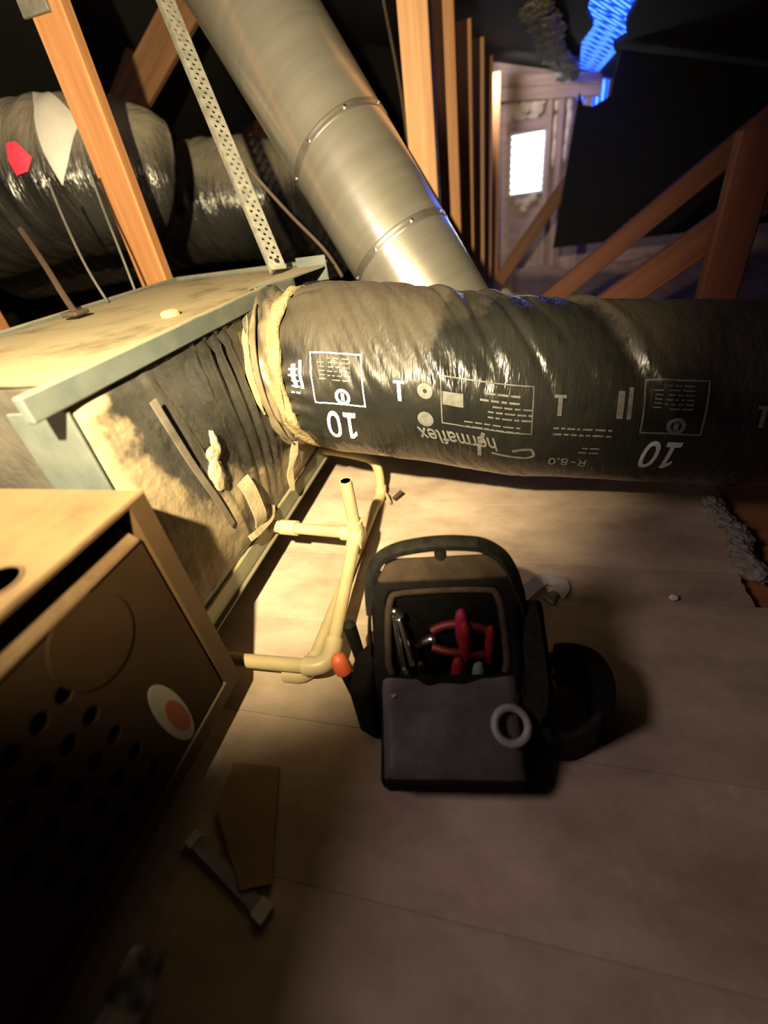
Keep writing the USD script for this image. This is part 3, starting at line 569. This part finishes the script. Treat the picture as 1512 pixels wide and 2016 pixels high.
def disc(r, hole=0.0): return ring((0, 0, 0), (0, 0, 1), max(hole, .0005), r, .0006, 24)
for X0, pm, small in ((-.327, 'print', 'print'), (.315, 'print_dim', 'print_dim')):  # right-hand frames and emblems carry the dimmer light in their colour
    put('number_print', on_duct(text('10', .068, True, .066), X0 - .008, -15.5, slant=0.12), 'print', fd, smooth=False, label='white number 10 printed upside down')
    put('frame_print', on_duct(frame_outline(.112, .104), X0, 14.5), pm, fd, smooth=False)
    put('fine_print', on_duct(bars(6, .05, .05, 5), X0 + .006, 20), 'print_dim', fd, smooth=False)
    put('fine_print', on_duct(bars(5, .016, .04, 6), X0 - .032, 19), 'print_dim', fd, smooth=False)
    put('emblem_print', on_duct(cat_(disc(.017, .010), rect(-.004, .004, -.008, .008)), X0 + .008, 4.5), pm, fd, smooth=False)
    put('bar_print', on_duct(rect(-.006, .006, -.026, .026), X0 - .097, 15), pm, fd, smooth=False)
    put('bar_print', on_duct(rect(-.004, .004, -.030, .030), X0 - .080, 16), pm, fd, smooth=False)
    put('tee_print', on_duct(cat_(rect(-.004, .004, -.022, .012), rect(-.011, .011, .012, .018)), X0 + .128 if X0 < 0 else X0 + .153, 12, flip=False), pm, fd, smooth=False)
put('fine_print', on_duct(bars(5, .024, .062, 8), -.425, 12), 'print', fd, smooth=False)
put('emblem_print', on_duct(disc(.015, .004), -.148, 13.2), 'print_dim', fd, smooth=False); put('emblem_print', on_duct(disc(.016), -.15, -3.3), 'print_dim', fd, smooth=False)
put('frame_print', on_duct(frame_outline(.176, .095, .0025), -.03, 9.5), 'print_dim', fd, smooth=False)
put('fine_print', on_duct(bars(2, .075, .026, 9), -.005, 15), 'print_dim', fd, smooth=False); put('fine_print', on_duct(rect(-.02, .02, -.013, .013), -.094, 11), 'print_dim', fd, smooth=False)
put('fine_print', on_duct(bars(3, .085, .032, 10), .015, 7), 'print_dim', fd, smooth=False); put('fine_print', on_duct(bars(2, .11, .02, 11), -.02, -2), 'print_dim', fd, smooth=False)
put('lettering', on_duct(text('hermaflex', .032, True, .155), -.088, -14, slant=-.25), 'print_dim', fd, smooth=False, label='script maker name printed upside down')
sw = smooth_path([(.062, -.008, 0), (.098, .000, 0), (.105, -.016, 0), (.088, -.026, 0), (.02, -.02, 0)], 30); sw2 = smooth_path([(.028, .028, 0), (.033, 0, 0), (.035, -.035, 0)], 12)
def stroke(p, w): return ribbon(p, w, .0006, (0, 0, 1))
put('lettering', on_duct(cat_(stroke(V([(-x, -y, 0) for x, y, _ in sw]), .006), stroke(V([(.005, .036, 0), (.004, .0, 0), (-.004, -.03, 0)]), .008)), -.04, -15), 'print_dim', fd, smooth=False)
put('tee_print', on_duct(cat_(rect(-.004, .004, -.022, .012), rect(-.011, .011, .012, .018)), .107, 14, flip=False), 'print_dim', fd, smooth=False)
put('fine_print', on_duct(bars(2, .118, .026, 12), .15, -1.5), 'print_dim', fd, smooth=False); put('fine_print', on_duct(bars(2, .04, .024, 13), .172, -14), 'print_dim', fd, smooth=False)
put('rating_print', on_duct(text('R-8.0', .022, True, .076), .134, -25), 'print_dim', fd, smooth=False, label='rating R-8.0 printed upside down, greyed by painted shade')

# ================================================================ LEFT FLEX DUCTS
def loose_duct(path, r, seed, n=140, m=96):
    P = smooth_path(path, n); T = np.gradient(P, axis=0); T /= np.linalg.norm(T, axis=1, keepdims=True); v = []; u = V([0, 0, 1.0]); a = np.linspace(0, 2 * np.pi, m, endpoint=False); L = np.r_[0, np.cumsum(np.linalg.norm(np.diff(P, axis=0), axis=1))]
    for i in range(n):
        u = u - T[i] * (u @ T[i]); u /= np.linalg.norm(u); w = np.cross(T[i], u)
        c = np.stack([np.full(m, L[i] * 9), np.cos(a) * 1.2 + seed, np.sin(a) * 1.2], -1)
        rr = r + .02 * (meshkit.fbm(c, 3, seed) - .5) + .004 * np.sin(L[i] * 75 + np.sin(a * 2))
        v.append(P[i] + rr[:, None] * (np.cos(a)[:, None] * w + np.sin(a)[:, None] * u))
    v = np.vstack(v); f = []
    for i in range(n - 1):
        for j in range(m):
            k = (j + 1) % m; f += [[i * m + j, i * m + k, (i + 1) * m + k], [i * m + j, (i + 1) * m + k, (i + 1) * m + j]]
    c0, c1 = len(v), len(v) + 1; v = np.vstack([v, P[0], P[-1]])
    f += [[c0, (j + 1) % m, j] for j in range(m)] + [[c1, (n - 1) * m + j, (n - 1) * m + (j + 1) % m] for j in range(m)]
    t = trimesh.Trimesh(v, f, process=False); t.fix_normals(); return t
d1 = thing('flex_duct', 'dusty black flex duct at upper left with a pale patch and red tape', 'flexible duct', (-1.5, 1.6, .5))
put('jacket', loose_duct([(-3.0, 1.75, .88), (-2.2, 1.80, .92), (-1.72, 1.85, .955), (-1.47, 1.93, .93), (-1.41, 2.0, .89)], .25, 3), 'jacket2', d1, smooth=70)

PATCH = [(-1.60, 1.80, 1.20), (-1.54, 1.80, 1.20), (-1.418, 1.739, 1.097), (-1.406, 1.72, 1.07), (-1.496, 1.642, .922), (-1.52, 1.648, 1.016), (-1.547, 1.721, 1.137)]
REDTAPE = [(-1.631, 1.631, 1.051), (-1.597, 1.634, 1.051), (-1.563, 1.634, 1.005), (-1.587, 1.617, .972), (-1.631, 1.612, .967), (-1.642, 1.618, 1.008)]
def on_surface(mesh, pts, lift, sub=.02):
    """A patch: the polygon pts (world, roughly on the surface) filled, refined and laid on mesh, lifted by lift along the surface normal, 3 mm thick."""
    from scipy.spatial import cKDTree
    P = V(pts, float); c = P.mean(0); f = [[len(P), i, (i + 1) % len(P)] for i in range(len(P))]
    v, f = trimesh.remesh.subdivide_to_size(np.vstack([P, c]), V(f), sub, max_iter=10)
    mv = V(mesh.vertices); nn = V(mesh.vertex_normals); d, i = cKDTree(mv).query(v, k=6); w = 1 / (d + 1e-3); w /= w.sum(1, keepdims=True)
    b = (mv[i] * w[..., None]).sum(1); n = (nn[i] * w[..., None]).sum(1); n /= np.linalg.norm(n, axis=1, keepdims=True)
    t = v - b; b = b + t - n * (t * n).sum(1, keepdims=True)
    top, bot = b + n * lift, b + n * (lift - .003)
    fu = np.vstack([f, f[:, ::-1] + len(v)])
    e = np.sort(np.vstack([f[:, [0, 1]], f[:, [1, 2]], f[:, [2, 0]]]), 1); u, cnt = np.unique(e, axis=0, return_counts=True)
    side = []
    for a, bb in u[cnt == 1]: side += [[a, bb, len(v) + bb], [a, len(v) + bb, len(v) + a]]
    m = trimesh.Trimesh(np.vstack([top, bot]), np.vstack([fu, side]), process=True); m.fix_normals(); return m
D1M = loose_duct([(-3.0, 1.75, .88), (-2.2, 1.80, .92), (-1.72, 1.85, .955), (-1.47, 1.93, .93), (-1.41, 2.0, .89)], .25, 3)
put('pale_patch', on_surface(D1M, PATCH, .006), 'white_p', d1, smooth=60, label='pale lozenge-shaped patch')
put('tape_tab', on_surface(D1M, REDTAPE, .010), 'redtape', d1, smooth=60, label='bright red tape tab')
d2 = thing('flex_duct', 'dim black flex duct behind the orange post and the perforated strap', 'flexible duct', (-1.6, 2.1, .5))
put('jacket', loose_duct([(-2.8, 2.46, .78), (-2.2, 2.48, .80), (-1.7, 2.52, .83), (-1.32, 2.60, .82), (-1.18, 2.9, .74), (-1.15, 3.25, .55)], .26, 5), 'jacket2', d2, smooth=70)

# ================================================================ STRAP, WIRES
SA, SB = V([-.585, 1.25, PZ1 + .014]), V([-.90, 1.60, 1.30])
st = thing('hanger_strap', 'long grey perforated metal hanger strap rising from the plenum corner', 'hanger strap', SA)
def strap():
    from shapely.geometry import Point, box
    L = np.linalg.norm(SB - SA); w = .042
    g = box(-w / 2, 0, w / 2, L); y = .02; k = 0
    holes = []
    while y < L - .02:
        for x in ((-.010, .010) if k % 2 else (0.0,)): holes.append(Point(x, y).buffer(.0042, 4))
        y += .013; k += 1
    from shapely import union_all
    return trimesh.creation.extrude_polygon(g.difference(union_all(holes)), .0025, engine='earcut'), L
sm, sl = strap(); z = (SB - SA) / np.linalg.norm(SB - SA); nrm = V([0, 0, CAM_H]) - (SA + SB) / 2; nrm -= z * (nrm @ z); nrm = nrm / np.linalg.norm(nrm); nrm = nrm + .5 * np.cross(z, nrm); nrm /= np.linalg.norm(nrm); xx = np.cross(z, nrm)
sfr = np.eye(4); sfr[:3, 0], sfr[:3, 1], sfr[:3, 2], sfr[:3, 3] = xx, z, nrm, SA
put('strap', sm, 'strap', st, smooth=False, frame=sfr)
lip = bx(-.022, -.019, 0, sl, -.016, .0025, .0005); put('folded_edge', lip, 'strap', st, frame=sfr)
put('screw_head', tube([SA + nrm * .001 + z * .02, SA + nrm * .007 + z * .02], .007, 10), 'steel', st)
def wire(name, pts, r, m, label, cat='wire'):
    return solo(name, tube(smooth_path(pts, 30), r, 8), m, label, cat)
wire('grey_wire', [(-1.20, 1.27, .90), (-1.15, 1.21, .80), (-1.09, 1.15, .70), (-1.025, 1.10, .615)], .0035, 'wire', 'thin grey wire hanging down from the patched duct to the plenum top')
wire('grey_wire', [(-1.135, 1.36, .915), (-1.115, 1.33, .83), (-1.075, 1.28, .73), (-1.045, 1.24, .62)], .0035, 'wire', 'thin grey wire close to the left side of the orange post')
rd = thing('hanger_rod', 'dark rusty hanger rod standing on a square washer on the dusty plenum top', 'rod', (-.955, .917, PZ1 + .004))
put('rod', tube(smooth_path([(-.955, .917, .624), (-1.02, .97, .66), (-1.083, 1.024, .70), (-1.24, 1.15, .80)], 16), .0075, 10), 'rust', rd)
put('washer', bx(-.978, -.934, .895, .94, PZ1 + .006, PZ1 + .016, .003), 'rust', rd)
wire('dark_wire', [(-.70, 1.45, .86), (-.61, 1.46, .74), (-.52, 1.45, .64), (-.47, 1.42, .57)], .005, 'wire_d', 'dark wire running down along the lower left edge of the metal pipe')
wire('dark_wire', [(-.50, 2.35, 1.62), (-.44, 2.30, 1.30), (-.38, 2.2, .95), (-.36, 2.15, .60)], .006, 'wire_d', 'dark wire hanging between the metal pipe and the first orange post')

# ================================================================ FURNACE
FX, FY, FZ0, FZ1 = -.45, .405, .075, .48
fu = thing('furnace', 'tan metal furnace cabinet at the left with rows of holes and an oval sticker', 'furnace', (-.75, .1, .0))
case = man(bx(-1.02, FX, -.75, FY, FZ0, FZ1, .003)) - man(bx(FX - .075, FX + .1, -.65, FY - .034, FZ0 + .03, FZ1 - .007, .001))
kn = man(tube([(-.500, .226, FZ1 - .03), (-.500, .226, FZ1 + .02)], [.026, .026], 28)); case = case - kn
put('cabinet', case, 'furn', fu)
put('knockout_hole', tube([(-.500, .226, FZ1 - .030), (-.500, .226, FZ1 - .024)], .0255, 28), 'hole', fu)
put('knockout_rim', torus((-.500, .226, FZ1 + .0005), (0, 0, 1), .0275, .002, 32, 8), 'furn', fu)
# front panel: flat sheet, its upper edge folded into a sloping ledge, with a raised half-round and pierced rows of holes
hp = []
for i, z in enumerate((.356, .305, .254, .204, .153)):
    for j in range(-6, 5):
        y = .1885 + .0335 * (-j) + .0045 * i if False else .188 - .0335 * j + .0045 * i
        if (i == 0 and y > .20) or (i == 1 and y > .205) or (i == 2 and y > .21) or (i == 3 and y > .215) or y > .22: continue
        hp.append((y, z))
from shapely.geometry import Point, box as sbox
from shapely import union_all, affinity
sheet = sbox(-.65, FZ0 + .03, FY - .040, FZ1 - .052).difference(union_all([affinity.scale(Point(y, z).buffer(.0115, 6), 1.0, 1.0) for y, z in hp]))
def yz_prism(poly, x0, x1):
    m = trimesh.creation.extrude_polygon(poly, x1 - x0, engine='earcut'); v = V(m.vertices); return trimesh.Trimesh(np.stack([x0 + v[:, 2], v[:, 0], v[:, 1]], 1), m.faces, process=False)
put('hole_backing', bx(FX - .074, FX - .070, -.645, FY - .045, FZ0 + .035, FZ1 - .035, .001), 'hole', fu)  # black backing added behind the holes, their inner shade as a colour
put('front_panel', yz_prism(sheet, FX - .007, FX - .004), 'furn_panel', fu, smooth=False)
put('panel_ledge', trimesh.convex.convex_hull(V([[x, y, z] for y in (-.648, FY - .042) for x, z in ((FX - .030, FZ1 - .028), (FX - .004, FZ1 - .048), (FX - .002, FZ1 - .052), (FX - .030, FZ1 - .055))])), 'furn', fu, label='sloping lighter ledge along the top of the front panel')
emb = affinity.scale(Point(.245, .375).buffer(.055, 32), 1.0, 1.05).intersection(sbox(.1, FZ0 + .03, .34, FZ1 - .053))
put('raised_disc', yz_prism(emb, FX - .0045, FX - .0020), 'furn_panel', fu)
ov = affinity.rotate(affinity.scale(Point(.2685, .180).buffer(1, 48), .022, .070), 4)
put('oval_sticker', yz_prism(ov, FX - .0045, FX - .0033), 'sticker_w', fu, smooth=False, label='pale oval sticker with a red middle')
put('sticker_mark', yz_prism(affinity.translate(affinity.scale(ov, .62, .55), .004, -.012), FX - .0034, FX - .0027), 'sticker_r', fu, smooth=False, label='red mark on the oval sticker')
for y in (-.5, .30):
    put('foot_block', bx(-.98, -.50, y - .04, y + .04, .0, FZ0 - .001, .004), 'gap', fu)

# ================================================================ CONDENSATE PIPES
T = V([-.317, .757, .13])
dr = thing('drain_pipe', 'cream plastic drain pipe with an open upright stub, beside the plenum base', 'drain pipe', (-.317, .757, .0))
r = .0135
put('outlet_pipe', tube([(PX1 + .004, .775, .13), (-.340, .758, .13)], r, 20), 'pvc', dr)
put('adapter', tube([(-.512, .772, .13), (-.470, .769, .13)], .0185, 20), 'pvc2', dr)
put('outlet_nipple', tube([(PX1 + .002, .776, .13), (-.508, .772, .13)], .0150, 8), 'pvc2', dr)
put('tee_fitting', cat_(tube([T + V([-.036, .002, 0]), T + V([.017, 0, 0])], .0180, 20), tube([T + V([0, 0, -.005]), T + V([0, 0, .036])], .0180, 20), tube([T, T + V([.001, -.034, -.008])], .0180, 20)), 'pvc2', dr)
stub = tube([T + V([0, 0, .03]), T + V([0, 0, .143])], r, 20, cap=False)
stub = man(tube([T + V([0, 0, .03]), T + V([0, 0, .143])], r, 24)) - man(tube([T + V([0, 0, .09]), T + V([0, 0, .16])], r - .0028, 24))
put('vent_stub', stub, 'pvc', dr)
put('stub_bore', tube([T + V([0, 0, .0885]), T + V([0, 0, .0905])], r - .003, 16), 'pipe_end', dr)
E1 = V([-.303, .478, .060])
put('sloping_pipe', tube([T + V([.001, -.03, -.006]), E1], r, 20), 'pvc', dr)
put('elbow', tube(smooth_path([E1 + V([-.001, .03, .008]), E1 + V([0, .004, .0]), E1 + V([-.012, -.018, -.004]), E1 + V([-.045, -.026, -.004])], 14), .0178, 20), 'pvc2', dr)
put('cross_pipe', tube([E1 + V([-.035, -.026, -.004]), (-.520, .452, .048)], r, 20), 'pvc', dr)
lp = thing('drain_pipe', 'cream drain pipe that loops down under the flex duct and runs along the floor', 'drain pipe', (-.34, .9, .0))
put('loop_pipe', tube(smooth_path([(PX1 + .005, 1.165, .128), (-.44, 1.135, .130), (-.385, 1.115, .128), (-.356, 1.105, .108), (-.350, 1.098, .07), (-.350, 1.092, .040)], 40), r, 20), 'pvc', lp)
put('elbow', tube(smooth_path([(-.350, 1.092, .044), (-.350, 1.086, .026), (-.352, 1.066, .0185), (-.354, 1.03, .018)], 14), .0172, 20), 'pvc2', lp)
put('floor_pipe', tube([(-.354, 1.04, .018), (-.352, .475, .018)], r, 20), 'pvc', lp)
put('elbow', tube(smooth_path([(-.352, .50, .018), (-.353, .474, .018), (-.368, .458, .018), (-.40, .456, .018)], 14), .0172, 20), 'pvc2', lp)
cl = thing('pipe_clamp', 'small dark pipe clamp lying at the foot of the looped drain pipe', 'clamp', (-.325, 1.06, 0))
put('clamp_band', torus((-.322, 1.062, .020), (1, .5, .3), .016, .0042, 24, 8), 'cream', cl); put('clamp_screw', tube([(-.305, 1.06, .02), (-.285, 1.085, .03)], .006, 10), 'wire_d', cl)
wh = wire('white_tube', [(-.290, .715, .006), (-.262, .66, .006), (-.235, .60, .006)], .0055, 'white_p', 'thin white tube on the floor running from the drain pipes behind the tool bag', 'tube')

# ================================================================ TOOL BAG
BO, BA = V([-.055, .300, 0]), math.radians(8.5)
bu, bw = V([math.cos(BA), math.sin(BA), 0]), V([-math.sin(BA), math.cos(BA), 0])
def B(x, y, z): return BO + bu * x + bw * y + V([0, 0, z])
BF = np.eye(4); BF[:3, 0], BF[:3, 1], BF[:3, 2], BF[:3, 3] = bu, bw, [0, 0, 1], BO
def bput(name, mesh, m, parent, **k): return put(name, mesh, m, parent, frame=BF, **k)
bag = thing('tool_bag', 'open black tool bag with a grey front pocket standing on the plank floor', 'tool bag', BO)
R_ = .014
outer = man(hull(*[((sx * (.100 if y < .2 else .108) , y, R_ + .001), R_) for sx in (-1, 1) for y in (.085, .205)], *[((sx * .098, .098, .140), R_) for sx in (-1, 1)], *[((sx * .100, .208, .255), R_) for sx in (-1, 1)]))
inner = man(hull(*[((sx * .080, y, .04), .012) for sx in (-1, 1) for y in (.112, .172)], *[((sx * .078, .108, .30), .012) for sx in (-1, 1)], *[((sx * .074, .172, .30), .016) for sx in (-1, 1)]))
bput('body', outer - inner, 'fabric', bag)
bput('lining', man(hull(*[((sx * .078, y, .036), .006) for sx in (-1, 1) for y in (.112, .172)])), 'fabric', bag)
rim = smooth_path([(-.083, .100, .162), (-.088, .112, .174), (-.086, .165, .225), (-.076, .186, .243), (0, .188, .247), (.076, .186, .243), (.086, .165, .225), (.088, .112, .174), (.083, .100, .162)], 60)
bput('rim_trim', tube(rim, .0055, 10), 'fabric_b', bag)
bput('back_flap', hull(*[((sx * x, y, z), .006) for sx in (-1, 1) for x, y, z in ((.094, .200, .262), (.096, .206, .240), (.080, .224, .276))]), 'fabric_b', bag, label='brown-grey back flap')
pk = hull(*[((sx * .094, .018, .018), .017) for sx in (-1, 1)], *[((sx * .094, .080, .018), .017) for sx in (-1, 1)], *[((sx * .092, .001, .052), .016) for sx in (-1, 1)], *[((sx * .090, .078, .112), .014) for sx in (-1, 1)])
bput('front_pocket', pk, 'fabric', bag)
flap = rough_sheet(np.linspace(-.100, .098, 40), np.linspace(-.010, .094, 32), lambda X, Y: .0735 + (Y + .010) * .76 + .010 * np.clip((Y - .06) / .03, 0, 1) * (X / .1) ** 2 + .006 * (meshkit.fbm(np.stack([X * 16, Y * 22, 0 * X], -1), 3, 77) - .5) - .010 * np.clip((np.abs(X) - .085) / .015, 0, 1) ** 2 - .006 * np.clip((.002 - Y) / .012, 0, 1) ** 2, .004)
bput('pocket_flap', flap, 'fabric_g', bag, smooth=60, label='worn grey pocket flap')
bput('pocket_flap', hull(((.090, -.010, .064), .0055), ((-.092, -.010, .064), .0055), ((.090, -.013, .054), .005), ((-.092, -.013, .054), .005)), 'fabric', bag)
for (x, y, z) in ((.084, .006, .082), (-.082, .076, .143)):
    bput('rivet', tube([(x, y, z - .004), (x, y, z + .002)], .004, 12), 'steel' if x > 0 else 'board', bag)
bput('zip_pull', cat_(*[bx(.012 + .007 * k, .016 + .007 * k, .068 + .002 * k, .073 + .002 * k, .129 + .0015 * k, .1345 + .0015 * k, .0008) for k in range(5)]), 'ring', bag)
# handle: padded arch over the back with light seen through under it
hpth = smooth_path([(-.110, .170, .215), (-.112, .200, .252), (-.098, .222, .283), (-.055, .232, .298), (0, .234, .302), (.055, .232, .298), (.092, .222, .280), (.108, .200, .252), (.114, .178, .222)], 48)
bput('handle', ribbon(hpth, .026, .009, np.stack([hpth[:, 0] * 6, 0 * hpth[:, 0] - .1, 0 * hpth[:, 0] + 1], 1)), 'webbing', bag, smooth=60)
bput('handle_grip', tube(hpth[15:33], .0135, 14, ry=.009, upv=(0, 0, 1)), 'webbing', bag)
bput('handle_post', tube([(0, .226, .274), (0, .232, .296)], .010, 10), 'webbing', bag)
for sx in (-1, 1):
    sd = smooth_path([(sx * .110, .190, .240), (sx * .121, .17, .19), (sx * .124, .15, .13), (sx * .117, .13, .07), (sx * .113, .12, .03)], 24)
    bput('side_strap', ribbon(sd, .024, .004, (sx, 0, .15)), 'webbing', bag, smooth=60)
bput('side_pocket', hull(*[((-.125, y, z), .011) for y in (.09, .17) for z in (.015, .13)], *[((-.148, y, z), .009) for y in (.10, .16) for z in (.015, .115)]), 'fabric', bag)
bput('holster', hull(*[((x, y, z), .010) for x in (.112, .142) for y, z in ((.075, .02), (.19, .02), (.075, .125), (.19, .20))]), 'fabric', bag)
bput('holster_strap', ribbon(smooth_path([(.125, .185, .215), (.128, .14, .185), (.128, .095, .155), (.122, .066, .130), (.112, .060, .112)], 20), .03, .005, (0, -.6, 1)), 'webbing', bag, smooth=60)
for y in (.118, .142): bput('holster_rivet', tube([(.154, y, .125 + y * .1), (.157, y, .13 + y * .1)], .0045, 10), 'steel', bag)
bput('ring', torus((.084, .040, .125), (.1, -.65, 1), .0230, .0056, 36, 12), 'ring', bag, label='grey metal ring on the right of the pocket')
bput('ring_tab', ribbon(smooth_path([(.088, .09, .140), (.086, .08, .138), (.084, .072, .136)], 8), .03, .004, (0, -.5, 1)), 'webbing', bag)
bput('buckle', hull(((.120, .205, .215), .006), ((.128, .19, .19), .006), ((.112, .215, .22), .005)), 'plate', bag)

# shoulder strap curled on the floor to the right
ss = smooth_path([(.052, .455, .045), (.075, .500, .046), (.112, .520, .046), (.150, .510, .046), (.165, .472, .045), (.158, .425, .044), (.133, .392, .043), (.098, .376, .042), (.068, .388, .042), (.050, .415, .042)], 56)
nn = np.gradient(ss, axis=0); nn = np.stack([nn[:, 1], -nn[:, 0], 0 * nn[:, 0]], 1)
sw_ = np.interp(np.linspace(0, 1, 56), [0, .2, .3, .65, .75, 1], [.05, .07, .086, .086, .07, .05])
shs = thing('shoulder_strap', 'padded black shoulder strap curled on the floor to the right of the tool bag', 'strap', (.1, .45, 0))
put('webbing_loop', ribbon(ss, sw_, .010, nn), 'webbing', shs, smooth=60)
put('strap_pad', ribbon(ss[12:36] + 0, sw_[12:36] + .003, .030, nn[12:36]), 'fabric', shs, smooth=60)
gs = thing('strap_buckle', 'crumpled grey strap end with a buckle on the floor behind the tool bag', 'buckle', (.1, .74, 0))
put('strap_end', ribbon(smooth_path([(.045, .700, .012), (.075, .735, .02), (.105, .765, .014), (.135, .755, .010), (.125, .725, .012)], 24), .03, .006, (.1, -.2, 1)), 'grey_p', gs, smooth=60)
put('buckle_frame', hull(((.10, .715, .008), .007), ((.125, .735, .008), .007), ((.112, .70, .008), .006)), 'plate', gs)

# tools in the bag
def ghandle(base, tip, r0, r1, n=14):
    base, tip = V(base, float), V(tip, float); t = np.linspace(0, 1, n)
    return tube(base + (tip - base) * t[:, None], r1 + (r0 - r1) * (1 - t) + .0012 * np.sin(t * 14), 14)
def screwdriver(loc, lean, handle_m, label, r=.014, top=.20, L=.085, shaft=.003):
    x, y = loc; t = thing('screwdriver', label, 'screwdriver', B(x, y, .05), 'screwdrivers in the bag')
    d = V([lean[0], lean[1], 1.0]); d /= np.linalg.norm(d); a = V([x, y, .05]); e = a + d * ((top - .05) / d[2])
    bput('shaft', tube([a, e - d * L * .9], shaft, 10), 'steel', t)
    p = [e - d * L, e - d * (L - .006), e - d * (L * .6), e - d * .015, e - d * .003, e]
    bput('handle', tube(smooth_path(p, 16), np.interp(np.linspace(0, 1, 16), [0, .1, .4, .8, .95, 1], [r * .6, r * .8, r, r * .95, r * .7, r * .3]), 12), handle_m, t)
screwdriver((.030, .150), (0, .05), 'redgrip', 'red-handled screwdriver standing highest in the middle of the open bag', .010, .205)
screwdriver((.012, .120), (.05, .02), 'redgrip', 'red-handled screwdriver low in the bag, nearest the grey pocket', .012, .165)
screwdriver((.066, .155), (.03, .02), 'redgrip', 'slim red-handled screwdriver at the right end of the open bag', .0085, .195)
screwdriver((.026, .172), (0, .03), 'pinkgrip', 'crimson-handled screwdriver at the back of the open bag', .011, .212)
screwdriver((.046, .118), (.02, 0), 'greengrip', 'dull green-handled screwdriver in front on the right in the bag', .0115, .158)
pm = thing('pliers', 'dark red-handled pliers lying across the back of the open bag', 'pliers', B(-.01, .16, .12), 'screwdrivers in the bag' if False else None)
bput('grip', tube(smooth_path([(-.022, .176, .166), (.012, .180, .176), (.05, .176, .172), (.074, .170, .162)], 18), .0075, 12), 'darkred', pm)
bput('grip', tube(smooth_path([(-.022, .164, .140), (.014, .154, .138), (.045, .154, .134), (.068, .154, .128)], 18), .0070, 12), 'darkred', pm)
bput('jaw', hull(((-.024, .170, .152), .009), ((-.036, .170, .146), .008), ((-.055, .170, .132), .004)), 'steel', pm)
wr = thing('wrench', 'bright chrome wrench standing at the left of the open bag', 'wrench', B(-.07, .14, .06))
bput('handle', hull(((-.080, .168, .214), .005), ((-.070, .124, .140), .0055), ((-.068, .105, .06), .005)), 'steel', wr)
bput('handle', hull(((-.070, .164, .208), .0035), ((-.055, .126, .148), .0045)), 'steel', wr)
bput('jaw', hull(((-.082, .174, .218), .008), ((-.076, .168, .224), .006), ((-.068, .168, .216), .006)), 'steel', wr)
bput('nut', tube([(-.072, .112, .138), (-.060, .112, .142)], .0085, 6), 'steel', wr)
bp = thing('pocket_level', 'small brass-tipped tool in the middle of the open bag', 'tool', B(-.04, .12, .06))
bput('shaft', tube([(-.045, .125, .06), (-.042, .122, .145)], .0045, 10), 'steel', bp); bput('tip', tube([(-.042, .122, .145), (-.0418, .1218, .156)], [.006, .004], 12), 'brass', bp)
ch = thing('chrome_socket', 'small chrome socket at the bottom left inside the open bag', 'socket', B(-.066, .11, .06))
bput('socket', man(tube([(-.066, .112, .06), (-.066, .110, .115)], .0075, 16)) - man(tube([(-.066, .112, .10), (-.066, .110, .13)], .005, 16)), 'steel', ch)
mk = thing('marker', 'orange-red capped marker sticking out of the left side pocket of the bag', 'marker', B(-.165, .13, .04))
bput('barrel', tube([(-.160, .135, .045), (-.176, .150, .105)], .010, 14), 'fabric', mk); bput('cap', tube(smooth_path([(-.176, .150, .100), (-.183, .156, .125), (-.186, .159, .134)], 8), [.0145, .0155, .0155, .0155, .015, .014, .012, .006], 16), 'orange', mk)
ph = thing('black_tool_handle', 'black tool handle leaning at the left side of the bag behind the orange marker', 'tool handle', B(-.16, .17, .05))
bput('grip', tube(smooth_path([(-.150, .175, .05), (-.160, .195, .12), (-.166, .205, .150)], 12), np.linspace(.009, .012, 12), 12), 'fabric', ph); bput('end_cap', tube([(-.166, .205, .148), (-.168, .209, .157)], [.012, .008], 12), 'webbing', ph)

# ================================================================ SMALL THINGS ON THE FLOOR
solo('white_crumb', lump((.349, .740, .006), (.008, .007, .006), 91, .4, 2.5, 2), 'crumb', 'single bright white crumb on the floor to the right of the bag', 'debris')
ps = thing('plastic_strip', 'flat pale plastic strip with whitish ends on the floor by the furnace', 'plastic strip', (-.36, .143, 0))
A_, B_ = V([-.440, .176, .004]), V([-.283, .113, .004]); dd = (B_ - A_) / np.linalg.norm(B_ - A_); nn2 = V([-dd[1], dd[0], 0])
def flat(a, b, w, t): 
    return ribbon(V([a, (a + b) / 2, b]), w, t, (0, 0, 1))
put('strip', flat(A_ + dd * .014, B_ - dd * .018, .018, .005), 'grey_p', ps); put('end_cap', flat(A_, A_ + dd * .015, .022, .008), 'crumb', ps, label='whitish end'); put('end_cap', flat(B_ - dd * .02, B_, .024, .008), 'crumb', ps, label='whitish end')
solo('tan_flat_piece', poly_prism([(-.425, .285), (-.345, .292), (-.292, .145), (-.330, .130), (-.418, .215)], .0025, .009), 'board', 'thin tan piece lying on the floor in front of the furnace', 'board')  # added thin piece making a lighter tan patch on the floor
gp = rough_sheet(np.linspace(-.448, -.385, 30), np.linspace(-.03, .055, 34), lambda X, Y: .010 + .03 * meshkit.fbm(np.stack([X * 22, Y * 18, 0 * X], -1), 4, 14) * np.clip((X + .45) / .015, .3, 1), .002)
solo('plastic_wrapper', gp, 'grey_p', 'crumpled grey plastic wrapper on the floor against the furnace base', 'wrapper', smooth=60)
solo('edge_fluff', cat_(*[lump((.525 + .012 * math.sin(5 * k), .83 + .035 * k, .010), (.022, .03, .017), 110 + k, .6, 3.0, 3) for k in range(8)]), 'fluff', 'whitish insulation fluff along the torn edge of the floor at the right', 'insulation', kind='stuff', smooth=60)
